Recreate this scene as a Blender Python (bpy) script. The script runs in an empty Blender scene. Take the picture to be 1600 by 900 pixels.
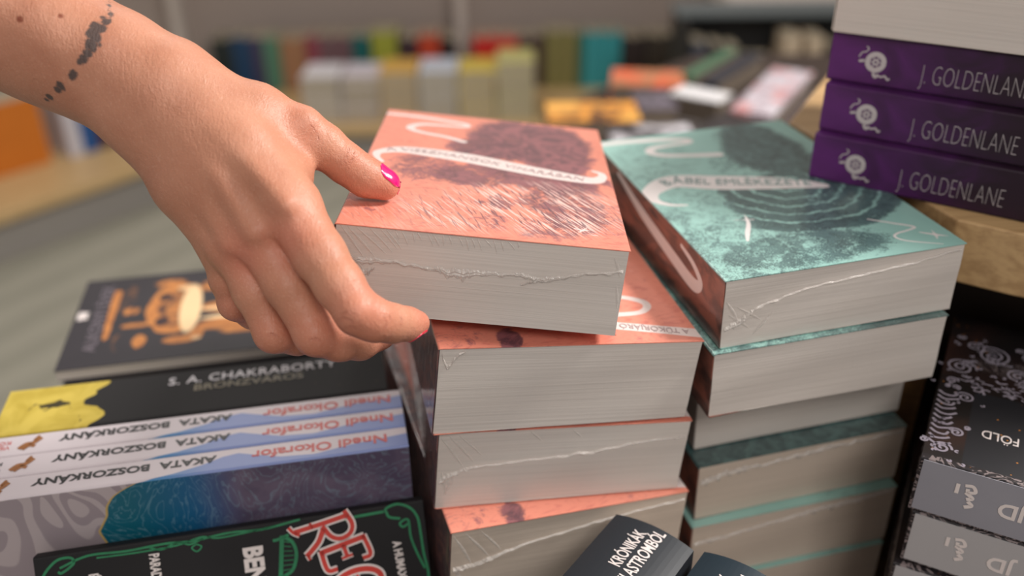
import bpy, math, random
import numpy as np
from mathutils import Matrix, Vector

random.seed(7)
SC = bpy.context.scene
COL = SC.collection
CZ = 1.45                      # eye height above the floor
PITCH, ROLL, FPX = 0.517957, -0.0097625, 1451.83

# ------------------------------------------------------------------ camera
F_ = np.array([0, math.cos(PITCH), -math.sin(PITCH)])
R0 = np.array([1.0, 0, 0]); U0 = np.cross(R0, F_)
R_ = math.cos(ROLL) * R0 + math.sin(ROLL) * U0
U_ = -math.sin(ROLL) * R0 + math.cos(ROLL) * U0
cam_d = bpy.data.cameras.new('camera'); cam = bpy.data.objects.new('camera', cam_d); COL.objects.link(cam)
cam_d.sensor_width = 36; cam_d.lens = 36 * FPX / 1600
cam_d.clip_start = 0.02
m = Matrix(((R_[0], U_[0], -F_[0], 0), (R_[1], U_[1], -F_[1], 0), (R_[2], U_[2], -F_[2], CZ), (0, 0, 0, 1)))
cam.matrix_world = m
cam_d.dof.use_dof = True; cam_d.dof.focus_distance = 0.435; cam_d.dof.aperture_fstop = 3.4
cam_d.dof.aperture_blades = 0
SC.camera = cam

# ------------------------------------------------------------------ light
SC.view_settings.view_transform = 'Standard'; SC.view_settings.look = 'None'
SC.view_settings.exposure = 0.06; SC.view_settings.gamma = 1.0
SC.view_settings.use_curve_mapping = False
W = bpy.data.worlds.new('room_light'); SC.world = W; W.use_nodes = True
W.node_tree.nodes['Background'].inputs[0].default_value = (1.0, 0.93, 0.88, 1)
W.node_tree.nodes['Background'].inputs[1].default_value = 0.35
def area(name, loc, target, sx, sy, power, col=(1, 0.95, 0.9)):
    l = bpy.data.lights.new(name, 'AREA'); l.shape = 'RECTANGLE'; l.size = sx; l.size_y = sy
    l.energy = power; l.color = col
    o = bpy.data.objects.new(name, l); COL.objects.link(o); o.location = loc
    o.rotation_euler = (Vector(target) - Vector(loc)).to_track_quat('-Z', 'Y').to_euler()
    return o
area('overhead_lamp', (1.35, 0.65, 2.55), (0, 0.45, 1.2), 0.45, 0.40, 52)
area('overhead_lamp', (0.35, -1.3, 2.9), (0.1, 0.45, 1.15), 1.0, 0.7, 22)  # frontal fill added behind the camera to brighten the page fronts
area('overhead_lamp', (0.25, 2.7, 3.1), (0.2, 2.0, 0.9), 0.25, 0.25, 7)
area('overhead_lamp', (-0.9, 2.6, 3.1), (-0.6, 3.3, 0.1), 1.0, 0.4, 24)

# ------------------------------------------------------------------ node helpers
class Mat:
    def __init__(s, name, rough=0.5, spec=0.5, coat=0.0, coat_rough=0.1):
        s.m = bpy.data.materials.new(name); s.m.use_nodes = True
        s.t = s.m.node_tree; s.b = s.t.nodes['Principled BSDF']
        s.b.inputs['Roughness'].default_value = rough
        s.b.inputs['Specular IOR Level'].default_value = spec
        s.b.inputs['Coat Weight'].default_value = coat
        s.b.inputs['Coat Roughness'].default_value = coat_rough
    def n(s, kind, **kw):
        x = s.t.nodes.new('ShaderNode' + kind)
        for k, v in kw.items(): setattr(x, k, v)
        return x
    def put(s, sock, v):
        if isinstance(v, bpy.types.NodeSocket): s.t.links.new(v, sock)
        elif isinstance(v, (tuple, list)) and len(v) == 3 and sock.type == 'RGBA': sock.default_value = (*v, 1)
        else: sock.default_value = v
    def coord(s, kind='Object', scale=(1, 1, 1), rot=(0, 0, 0)):
        t = s.n('TexCoord'); mp = s.n('Mapping')
        s.t.links.new(t.outputs[kind], mp.inputs[0]); mp.inputs['Scale'].default_value = scale
        mp.inputs['Rotation'].default_value = rot
        return mp.outputs[0]
    def rcoord(s, rot, scale, kind='Object'):
        v = s.n('VectorRotate'); v.rotation_type = 'Z_AXIS'; v.inputs['Angle'].default_value = -rot
        t = s.n('TexCoord'); s.t.links.new(t.outputs[kind], v.inputs['Vector'])
        mp = s.n('Mapping'); s.t.links.new(v.outputs[0], mp.inputs[0]); mp.inputs['Scale'].default_value = scale
        return mp.outputs[0]
    def noise(s, scale, detail=3, co=None, dist=0, rough=0.5, color=False):
        x = s.n('TexNoise'); x.inputs['Scale'].default_value = scale; x.inputs['Detail'].default_value = detail
        x.inputs['Distortion'].default_value = dist; x.inputs['Roughness'].default_value = rough
        s.t.links.new(co if co is not None else s.coord(), x.inputs['Vector'])
        return x.outputs[1 if color else 0]
    def wave(s, scale, dist=0, co=None, axis='X', detail=2, dscale=1, kind='BANDS', prof='SIN'):
        x = s.n('TexWave', wave_type=kind, wave_profile=prof)
        if kind == 'BANDS': x.bands_direction = axis
        x.inputs['Scale'].default_value = scale; x.inputs['Distortion'].default_value = dist
        x.inputs['Detail'].default_value = detail; x.inputs['Detail Scale'].default_value = dscale
        s.t.links.new(co if co is not None else s.coord(), x.inputs['Vector'])
        return x.outputs[1]
    def vor(s, scale, co=None, feature='F1', out=0):
        x = s.n('TexVoronoi', feature=feature); x.inputs['Scale'].default_value = scale
        s.t.links.new(co if co is not None else s.coord(), x.inputs['Vector']); return x.outputs[out]
    def math(s, op, a, b=0.0, c=0.0):
        x = s.n('Math', operation=op); s.put(x.inputs[0], a); s.put(x.inputs[1], b)
        if op in ('MULTIPLY_ADD', 'SMOOTH_MIN'): s.put(x.inputs[2], c)
        return x.outputs[0]
    def step(s, v, lo, hi, a=0.0, b=1.0):
        x = s.n('MapRange'); x.interpolation_type = 'SMOOTHSTEP'; x.clamp = True
        s.put(x.inputs[0], v); x.inputs[1].default_value = lo; x.inputs[2].default_value = hi
        x.inputs[3].default_value = a; x.inputs[4].default_value = b
        return x.outputs[0]
    def mix(s, f, a, b):
        x = s.n('Mix', data_type='RGBA'); s.put(x.inputs[0], f)
        s.put(x.inputs[6], a); s.put(x.inputs[7], b); return x.outputs[2]
    def ramp(s, v, stops):
        x = s.n('ValToRGB'); s.put(x.inputs[0], v); e = x.color_ramp.elements
        while len(e) < len(stops): e.new(0.5)
        for i, (p, c) in enumerate(stops): e[i].position = p; e[i].color = (*c, 1)
        return x.outputs[0]
    def attr(s, name='A'):
        a = s.n('Attribute'); a.attribute_name = name
        sp = s.n('SeparateColor'); s.t.links.new(a.outputs[0], sp.inputs[0])
        return sp.outputs[0], sp.outputs[1], sp.outputs[2], a.outputs[3]
    def color(s, c): s.put(s.b.inputs['Base Color'], c); return s
    def bump(s, h, strength=0.3, dist=0.001, where='Normal'):
        x = s.n('Bump'); x.inputs['Strength'].default_value = strength; x.inputs['Distance'].default_value = dist
        s.put(x.inputs['Height'], h); s.t.links.new(x.outputs[0], s.b.inputs[where])
        return x
def flat(name, c, rough=0.5, coat=0.0, var=0.08, nscale=60, **kw):
    M = Mat(name, rough, coat=coat, **kw)
    M.color(M.mix(M.noise(nscale, 3), c, tuple(max(0, q * (1 - var * 2)) for q in c)))
    return M.m
def lin(r, g, b):
    f = lambda c: (c / 255) / 12.92 if c / 255 <= 0.04045 else ((c / 255 + 0.055) / 1.055) ** 2.4
    return (f(r), f(g), f(b))

# ------------------------------------------------------------------ mesh helpers
def mesh_obj(name, V, Fs, mat=None, parent=None, smooth=False, attrs=None):
    me = bpy.data.meshes.new(name); me.from_pydata([tuple(map(float, v)) for v in V], [], [tuple(map(int, f)) for f in Fs]); me.update()
    if smooth:
        for p in me.polygons: p.use_smooth = True
    if attrs:
        for k, a in attrs.items():
            at = me.attributes.new(k, 'FLOAT_COLOR', 'POINT')
            at.data.foreach_set('color', np.asarray(a, dtype=np.float32).ravel())
    if mat: me.materials.append(mat)
    o = bpy.data.objects.new(name, me); COL.objects.link(o)
    if parent: o.parent = parent
    return o
def empty(name, loc=(0, 0, 0), rot=(0, 0, 0), mat4=None):
    o = bpy.data.objects.new(name, None); COL.objects.link(o); o.empty_display_size = 0.02
    if mat4 is not None: o.matrix_world = mat4
    else: o.location = loc; o.rotation_euler = rot
    return o
def tag(o, label=None, cat=None, group=None, kind=None):
    if label: o['label'] = label
    if cat: o['category'] = cat
    if group: o['group'] = group
    if kind: o['kind'] = kind
    return o
def boxVF(x0, x1, y0, y1, z0, z1, base=0):
    V = [(x0, y0, z0), (x1, y0, z0), (x1, y1, z0), (x0, y1, z0), (x0, y0, z1), (x1, y0, z1), (x1, y1, z1), (x0, y1, z1)]
    Fs = [(0, 3, 2, 1), (4, 5, 6, 7), (0, 1, 5, 4), (1, 2, 6, 5), (2, 3, 7, 6), (3, 0, 4, 7)]
    return V, [tuple(i + base for i in f) for f in Fs]
def boxes(name, bl, mat, parent=None, bevel=0.0):
    V, Fs = [], []
    for b in bl:
        v, f = boxVF(*b, base=len(V)); V += v; Fs += f
    o = mesh_obj(name, V, Fs, mat, parent)
    if bevel:
        md = o.modifiers.new('bevel', 'BEVEL'); md.width = bevel; md.segments = 2; md.limit_method = 'ANGLE'
    return o
def prism(name, poly, z0, z1, mat, parent=None, bevel=0.0):
    n = len(poly); V = [(x, y, z0) for x, y in poly] + [(x, y, z1) for x, y in poly]
    Fs = [tuple(range(n))[::-1], tuple(range(n, 2 * n))] + [(i, (i + 1) % n, n + (i + 1) % n, n + i) for i in range(n)]
    o = mesh_obj(name, V, Fs, mat, parent)
    if bevel:
        md = o.modifiers.new('bevel', 'BEVEL'); md.width = bevel; md.segments = 2; md.limit_method = 'ANGLE'
    return o
def copy_tree(o, parent=None):
    c = o.copy(); COL.objects.link(c); c.parent = parent
    for ch in list(o.children): copy_tree(ch, c)
    return c

# 2-D curve tools (millimetres on a cover)
def smooth_path(pts, n=8, closed=False):
    P = np.array(pts, float)
    if closed: P = np.vstack([P[-1], P, P[0], P[1]])
    else: P = np.vstack([2 * P[0] - P[1], P, 2 * P[-1] - P[-2]])
    out = []
    for i in range(1, len(P) - 2):
        a, b, c, d = P[i - 1:i + 3]
        for t in np.linspace(0, 1, n, endpoint=False):
            out.append(0.5 * ((2 * b) + (-a + c) * t + (2 * a - 5 * b + 4 * c - d) * t * t + (-a + 3 * b - 3 * c + d) * t ** 3))
    out.append(P[-2]); return np.array(out)
def sdf_path(X, Y, path):           # path rows: x, y, half width
    D = np.full(X.shape, 1e3)
    for a, b in zip(path[:-1], path[1:]):
        d = b[:2] - a[:2]; L = max(d @ d, 1e-9)
        t = np.clip(((X - a[0]) * d[0] + (Y - a[1]) * d[1]) / L, 0, 1)
        w = a[2] + (b[2] - a[2]) * t
        D = np.minimum(D, np.hypot(X - a[0] - t * d[0], Y - a[1] - t * d[1]) - w)
    return D
def blobs(X, Y, bl):                # rows: x, y, rx, ry, strength
    D = np.zeros(X.shape)
    for x, y, rx, ry, s in bl:
        q = ((X - x) / rx) ** 2 + ((Y - y) / ry) ** 2
        D = np.maximum(D, s * np.clip(1.5 - q, 0, 1))
    return D
def stroke(name, pts, w, mat, parent, z=0.0, M4=None, n=6, thick=0.00012):
    """raised printed line: a flat ribbon along a smooth path (metres), w = half width or list"""
    P = smooth_path(pts, n) if len(pts) > 2 else np.array(pts, float)
    if P.shape[1] == 3: Wd = P[:, 2]; P = P[:, :2]
    else: Wd = np.full(len(P), w)
    T = np.gradient(P, axis=0); T /= np.linalg.norm(T, axis=1)[:, None] + 1e-12
    N = np.stack([-T[:, 1], T[:, 0]], 1)
    A = P + N * Wd[:, None]; B = P - N * Wd[:, None]
    V = [(a[0], a[1], z + thick) for a in A] + [(b[0], b[1], z + thick) for b in B]
    k = len(P); Fs = [(i, k + i, k + i + 1, i + 1) for i in range(k - 1)]
    return V, Fs
def strokes(name, lst, mat, parent, M4=None):
    V, Fs = [], []
    for pts, w in lst:
        v, f = stroke('', pts, w, None, None); b = len(V); V += v; Fs += [tuple(i + b for i in q) for q in f]
    o = mesh_obj(name, V, Fs, mat, parent)
    if M4 is not None: o.matrix_local = M4
    return o
def text_geo(s, size, bold=0.0, spacing=1.0, extrude=0.00008):
    c = bpy.data.curves.new('t', 'FONT'); c.body = s; c.size = size; c.offset = bold; c.space_character = spacing
    c.extrude = extrude; c.resolution_u = 3; c.fill_mode = 'BOTH'
    o = bpy.data.objects.new('t', c); COL.objects.link(o)
    dg = bpy.context.evaluated_depsgraph_get(); dg.update()
    me = bpy.data.meshes.new_from_object(o.evaluated_get(dg))
    bpy.data.objects.remove(o); 
    V = np.array([v.co[:] for v in me.vertices]) if len(me.vertices) else np.zeros((0, 3))
    Fs = [tuple(p.vertices) for p in me.polygons]
    bpy.data.meshes.remove(me); bpy.data.curves.remove(c)
    return V, Fs
def text(name, s, size, mat, parent, M4, width=None, bold=0.0, spacing=1.0, path=None, serif=0.0, center=False):
    V, Fs = text_geo(s, size, bold, spacing)
    if width:
        x0, x1 = V[:, 0].min(), V[:, 0].max(); V[:, 0] = (V[:, 0] - x0) * width / (x1 - x0)
    if center: V[:, 0] -= (V[:, 0].min() + V[:, 0].max()) / 2; V[:, 1] -= (V[:, 1].min() + V[:, 1].max()) / 2
    if path is not None:
        P = np.array(path, float); seg = np.linalg.norm(np.diff(P, axis=0), axis=1); S = np.r_[0, np.cumsum(seg)]
        V[:, 0] *= S[-1] / max(V[:, 0].max(), 1e-9)
        T = np.gradient(P, axis=0); T /= np.linalg.norm(T, axis=1)[:, None]
        px = np.interp(V[:, 0], S, P[:, 0]); py = np.interp(V[:, 0], S, P[:, 1])
        tx = np.interp(V[:, 0], S, T[:, 0]); ty = np.interp(V[:, 0], S, T[:, 1])
        V[:, 0], V[:, 1] = px - ty * V[:, 1], py + tx * V[:, 1]
    o = mesh_obj(name, V, Fs, mat, parent); o.matrix_local = M4
    return o
def fr(o, x, y):
    """frame matrix: origin, x axis, y axis"""
    x = Vector(x).normalized(); y = Vector(y).normalized(); z = x.cross(y).normalized()
    return Matrix(((x[0], y[0], z[0], o[0]), (x[1], y[1], z[1], o[1]), (x[2], y[2], z[2], o[2]), (0, 0, 0, 1)))

# ------------------------------------------------------------------ materials
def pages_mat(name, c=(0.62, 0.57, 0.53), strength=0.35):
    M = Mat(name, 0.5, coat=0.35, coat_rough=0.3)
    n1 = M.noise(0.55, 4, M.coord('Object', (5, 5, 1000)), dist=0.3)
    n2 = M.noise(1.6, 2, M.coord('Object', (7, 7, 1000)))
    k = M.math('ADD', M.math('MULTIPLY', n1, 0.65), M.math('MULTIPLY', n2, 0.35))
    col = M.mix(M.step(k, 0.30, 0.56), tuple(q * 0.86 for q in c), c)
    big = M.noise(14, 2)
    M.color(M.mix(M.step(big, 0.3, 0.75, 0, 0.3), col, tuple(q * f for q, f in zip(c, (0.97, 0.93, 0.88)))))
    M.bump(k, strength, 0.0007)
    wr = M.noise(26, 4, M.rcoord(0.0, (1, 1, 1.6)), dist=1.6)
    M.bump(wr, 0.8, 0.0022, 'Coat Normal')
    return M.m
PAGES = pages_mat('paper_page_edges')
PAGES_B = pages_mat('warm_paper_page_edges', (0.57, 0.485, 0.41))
FILM = None
def film_mat():
    M = Mat('crinkled_clear_film', 0.18, spec=0.8)
    M.color((0.74, 0.69, 0.65)); M.b.inputs['Alpha'].default_value = 0.46
    M.bump(M.noise(420, 4), 0.8, 0.0008); return M.m
FILM = film_mat()

def film_coat(M, streak=1.0, rot=0.6):
    """clear shrink film: fine stretched creases catch the lamps"""
    a = M.noise(1.0, 3, M.rcoord(rot, (30, 520, 30)), dist=0.3)
    b = M.noise(60, 3)
    h = M.math('ADD', M.math('MULTIPLY', a, streak), M.math('MULTIPLY', b, 0.5))
    M.bump(h, 0.45, 0.0007, 'Coat Normal')
    M.b.inputs['Coat Weight'].default_value = 0.9; M.b.inputs['Coat Roughness'].default_value = 0.09

def salmon_mat(name, front=True):
    M = Mat(name, 0.45); r, d, q, sp = M.attr('A')
    base = M.mix(M.noise(22, 3), lin(228, 146, 124), lin(216, 128, 108))
    base = M.mix(M.step(M.noise(60, 5, M.rcoord(0.2, (1, 2.5, 1)), dist=2.5), 0.5, 0.72, 0, 0.55), base, lin(186, 96, 88))
    fine = M.noise(420, 5, M.rcoord(0.9, (1, 0.5, 1)), dist=2.0, rough=0.7)
    med = M.noise(62, 5, dist=2.2, rough=0.65); big = M.noise(17, 4, dist=1.2)
    k = M.math('ADD', M.math('MULTIPLY', fine, 0.45), M.math('MULTIPLY', med, 1.1))
    k = M.math('ADD', k, M.math('MULTIPLY', big, 1.1))
    t = M.math('ADD', d, M.math('SUBTRACT', k, 1.40))
    ink = M.mix(M.step(med, 0.38, 0.62), lin(74, 52, 66), lin(134, 84, 92))
    c = M.mix(M.step(t, 0.20, 0.52, 0, 0.92), base, ink)
    # pale storm hatching, with glare streaks of the film painted in
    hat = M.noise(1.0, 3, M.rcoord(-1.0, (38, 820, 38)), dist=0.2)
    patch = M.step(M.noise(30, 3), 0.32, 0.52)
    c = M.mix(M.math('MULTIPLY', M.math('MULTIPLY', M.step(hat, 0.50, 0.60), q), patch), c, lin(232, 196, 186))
    hd = M.noise(1.0, 2, M.rcoord(-1.25, (60, 700, 60)), dist=0.2)
    c = M.mix(M.math('MULTIPLY', M.math('MULTIPLY', M.step(hd, 0.56, 0.66), q), 0.8), c, lin(92, 66, 78))
    c = M.mix(M.step(sp, 0.3, 0.7), c, M.mix(M.step(M.noise(90, 4, dist=1.5), 0.4, 0.62), lin(84, 62, 68), lin(128, 88, 84)))
    c = M.mix(M.step(r, -0.25, 0.25, 1, 0), c, lin(222, 208, 204))
    M.color(c); film_coat(M, 1.0, -1.0); return M.m
def teal_mat(name):
    M = Mat(name, 0.42); r, d, q, sp = M.attr('A')
    base = M.mix(M.noise(30, 3), lin(160, 202, 193), lin(134, 180, 172))
    fine = M.noise(520, 6, dist=1.8, rough=0.8); med = M.noise(90, 5, dist=1.6); big = M.noise(16, 4, dist=1)
    k = M.math('ADD', M.math('MULTIPLY', fine, 1.2), M.math('ADD', M.math('MULTIPLY', med, 0.6), M.math('MULTIPLY', big, 0.6)))
    t = M.math('ADD', d, M.math('SUBTRACT', k, 1.33))
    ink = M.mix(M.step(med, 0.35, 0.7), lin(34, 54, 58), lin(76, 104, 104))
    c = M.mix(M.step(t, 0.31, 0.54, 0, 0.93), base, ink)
    red = M.mix(M.step(M.noise(70, 4, M.coord('Object', (1, 0.35, 1)), dist=1.5), 0.38, 0.62), lin(70, 46, 42), lin(138, 84, 70))
    c = M.mix(M.step(sp, 0.3, 0.7), c, red)
    c = M.mix(M.step(r, -0.25, 0.25, 1, 0), c, lin(226, 218, 216))
    M.color(c); film_coat(M, 0.35, 0.4); M.b.inputs['Coat Roughness'].default_value = 0.18
    return M.m
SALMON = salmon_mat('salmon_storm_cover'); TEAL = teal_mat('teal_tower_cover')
INK_GREY = flat('grey_print', lin(176, 152, 152), 0.5)
INK_TEAL = flat('teal_grey_print', lin(110, 140, 138), 0.5)
INK_WHITE = flat('white_print', lin(225, 215, 212), 0.45, var=0.03)

# ------------------------------------------------------------------ paperback builder
def paperback(name, w, h, tL, tR, mat, pmat, art=None, step=3.0, M4=None, edge=0.0005):
    """origin = front left top corner (spine on the left, y runs back along the spine)"""
    root = empty(name, mat4=M4)
    c = 0.00045
    def prof(off):
        L = []
        n = max(2, int(w * 1000 / step))
        for x in np.linspace(w, 0.0012, n): L.append((x, -off))
        zb = lambda x: -(tL - (tL - tR) * x / w)
        for a in np.linspace(0, math.pi / 2, 5)[1:-1]:
            r = 0.0012; L.append((r - r * math.sin(a) + off * math.sin(a), -r + r * math.cos(a) - off * math.cos(a)))
        for z in np.linspace(-0.0012, -tL + 0.0012, max(3, int(tL * 1000 / step))): L.append((off, z))
        for a in np.linspace(0, math.pi / 2, 5)[1:-1]:
            r = 0.0022; L.append((r - r * math.cos(a) + off * math.cos(a), -tL + r - r * math.sin(a) + off * math.sin(a)))
        for x in np.linspace(0.0012, w, 4): L.append((x, zb(x) + off))
        return np.array(L)
    po, pi_ = prof(0), prof(c); k = len(po)
    ys = np.linspace(0, h, max(2, int(h * 1000 / step)))
    V = []; 
    for P in (po, pi_):
        for y in ys:
            for x, z in P:
                V.append((x, max(y, .0014) if (z < -min(tL, tR) * .9 and x > .003) else y, z))
    ny = len(ys); N = k * ny; Fs = []
    for j in range(ny - 1):
        for i in range(k - 1):
            a = j * k + i
            Fs.append((a, a + 1, a + k + 1, a + k)); Fs.append((N + a, N + a + k, N + a + k + 1, N + a + 1))
    for i in range(k - 1):
        Fs.append((i, N + i, N + i + 1, i + 1)); b = (ny - 1) * k + i; Fs.append((b, b + 1, N + b + 1, N + b))
    for j in range(ny - 1):
        a = j * k; Fs.append((a, a + k, N + a + k, N + a)); a = j * k + k - 1; Fs.append((a, N + a, N + a + k, a + k))
    V = np.array(V); X, Y, Z = V[:, 0] * 1000, V[:, 1] * 1000, V[:, 2] * 1000
    A = art(X, Y, Z, tL * 1000) if art else np.zeros((len(V), 4))
    mesh_obj('cover', V, Fs, mat, root, attrs={'A': A})
    # page block, its top and bottom following the covers, fore edge a little hollow
    nx, nz = 14, 7
    V = []; e = edge; idx = {}
    def P(x, y, s): 
        top = -c; bot = -(tL - (tL - tR) * x / w) + c
        return (x, y, top + (bot - top) * s)
    Fs = []
    def grid(fn, a, b, flip=False):
        o = len(V)
        for i in range(a + 1):
            for j in range(b + 1): V.append(fn(i / a, j / b))
        for i in range(a):
            for j in range(b):
                q = (o + i * (b + 1) + j, o + (i + 1) * (b + 1) + j, o + (i + 1) * (b + 1) + j + 1, o + i * (b + 1) + j + 1)
                Fs.append(q[::-1] if flip else q)
    x0, x1 = 0.0009, w - e * 1.5
    rn = random.Random(int(w * 1e5 + tL * 1e6))
    ph = rn.random() * 6
    def front(u, s):
        x = x0 + (x1 - x0) * u; return P(x, e + 0.0003 * math.sin(7 * s + 5 * u + ph), s)
    def back(u, s): return P(x0 + (x1 - x0) * u, h - e, s)
    def right(u, s): return P(x1, e + (h - 2 * e) * u, s)
    grid(front, nx, nz, True); grid(back, nx, nz); grid(right, nx, nz, True)
    grid(lambda u, s: P(x0 + (x1 - x0) * u, e + (h - 2 * e) * s, 0), 4, 4)
    grid(lambda u, s: P(x0 + (x1 - x0) * u, e + (h - 2 * e) * s, 1), 4, 4, True)
    grid(lambda u, s: P(x0, e + (h - 2 * e) * u, s), 4, nz)
    mesh_obj('page_block', V, Fs, pmat, root)
    return root
def seam(root, pts, wmm=1.1, seed=1, n=90, name='film_seam', rough=1.0):
    """crinkled weld of the shrink film across the front page edges; pts in mm (x, z) on the front face"""
    rn = np.random.RandomState(seed)
    P = smooth_path(pts, max(3, n // max(1, len(pts) - 1)))
    if P.shape[1] == 2: P = np.c_[P, np.full(len(P), wmm)]
    k = len(P); Vs = []
    def jit(s, sm=2):
        a = rn.randn(k) * s
        for _ in range(sm): a = np.convolve(np.r_[a[0], a, a[-1]], [.25, .5, .25], 'valid')
        return a
    j0, j1, j2 = jit(0.45 * rough), jit(0.5 * rough, 1), jit(0.5 * rough, 1)
    for i in range(k):
        x, z, w = P[i]; w = w * 0.6
        zc = z + j0[i]
        Vs += [(x, 0.05, zc + w * (1 + abs(j1[i]))), (x, -0.45 - abs(j2[i]), zc + w * 0.4), (x, -0.15, zc),
               (x, -0.55 - abs(j1[i]) * 0.7, zc - w * 0.45), (x, 0.05, zc - w * (1 + 1.6 * abs(j2[i])))]
    Vs = np.array(Vs) / 1000
    Fs = [(5 * i + j, 5 * i + j + 1, 5 * i + j + 6, 5 * i + j + 5) for i in range(k - 1) for j in range(4)]
    return tag(mesh_obj(name, Vs, Fs, FILM, root, smooth=False), 'crinkled clear film seam')
def folds(root, lst, seed=1, name='film_fold'):
    for x0, z0, x1, z1, w in lst:
        V, n = [], 9
        for i in range(n):
            t = i / (n - 1); ww = w * math.sin(math.pi * (t * .92 + .06)); xm = x0 + (x1 - x0) * t + .4 * math.sin(3 * t); zm = z0 + (z1 - z0) * t
            V += [(xm - ww, .04, zm), (xm, -.28 * ww / w - .02, zm), (xm + ww, .04, zm)]
        Fs = [(3 * i + j, 3 * i + j + 1, 3 * i + j + 4, 3 * i + j + 3) for i in range(n - 1) for j in range(2)]
        tag(mesh_obj(name, np.array(V) / 1000, Fs, FILM, root, True), 'stretched fold of clear film')
def wr(x, y, w): return (x, y, w)

def art_salmon_front(X, Y, Z, t):
    r1 = smooth_path([(1.6, 184.7, 2.2), (20.3, 184.4, 2.6), (40.3, 180.9, 2.4), (50.7, 177.7, 2.2), (50.5, 172.4, 2.0), (36.1, 170.7, 2.0), (24.7, 169.0, 2.4),
                      (18.6, 162.7, 2.6), (19.2, 156.1, 2.4), (28.2, 151.0, 2.0), (40.6, 147.3, 2.0), (51.2, 141.3, 2.2)])
    r2 = smooth_path([(9.8, 91.6, 1.2), (5.7, 99.9, 1.8), (6.5, 108, 3.0), (17.8, 115.1, 5.2), (35.5, 114.5, 7.2), (58.0, 110.6, 7.8), (80.0, 103.5, 7.6), (101.6, 97.4, 7.2),
                      (122.9, 93.6, 5.2), (129.5, 99.3, 3.0), (130.2, 106.5, 2.0), (125.8, 110.2, 1.2)])
    r = np.minimum(sdf_path(X, Y, r1), sdf_path(X, Y, r2))
    d = blobs(X, Y, [(84, 152, 32, 40, .78), (105, 140, 24, 50, .74), (60, 132, 20, 20, .7), (35, 88, 24, 26, .55), (62, 84, 30, 20, .66), (100, 84, 30, 24, .62),
                     (112, 45, 20, 34, .6), (98, 54, 16, 18, .62), (70, 48, 16, 14, .42), (20, 30, 22, 14, .36), (60, 20, 60, 16, .34), (20, 62, 20, 8, .36), (128, 60, 12, 60, .36)])
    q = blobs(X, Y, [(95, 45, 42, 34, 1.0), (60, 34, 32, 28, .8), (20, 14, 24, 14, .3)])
    # logo star at the foot
    r = np.minimum(r, sdf_path(X, Y, np.array([(110, 21.5, .5), (114, 19.5, .7), (119, 21, .3)])))
    r = np.minimum(r, sdf_path(X, Y, np.array([(112, 16.5, .4), (114, 19.5, .7), (116.5, 24, .3)])))
    r = np.minimum(r, sdf_path(X, Y, np.array([(114, 15.5, .3), (121, 15, .3)])))
    top = (Z > -0.6); sp = np.where((X < 2) & ~top & (Z > -t + .8), 1.0, 0.0)
    return np.stack([np.where(top, r, 9), np.where(top, d, .3), np.where(top, q, 0), sp], 1)
def art_salmon_back(X, Y, Z, t):
    loop = smooth_path([(84, 44, 1.6), (102.7, 46.5, 1.8), (115.4, 41.7, 2.4), (117.3, 35.7, 2.2), (111.1, 29.6, 1.8), (96.7, 27.8, 2.0), (84, 29, 1.8)])
    band = smooth_path([(60, 24, 3.4), (92, 17.2, 3.6), (111, 13.2, 3.8), (136, 7.5, 4.2)])
    r = np.minimum(sdf_path(X, Y, loop), sdf_path(X, Y, band))
    d = blobs(X, Y, [(36, 7, 7, 11, .75), (8, 10, 22, 12, .35), (30, 60, 60, 30, .3)])
    top = (Z > -0.6); sp = np.where((X < 2) & ~top & (Z > -t + .8), 1.0, 0.0)
    sp = np.where(top & (X < 8) & (Y > 50), 1.0, sp)
    return np.stack([np.where(top, r, 9), np.where(top, d, .25), 0 * X, sp], 1)
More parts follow.
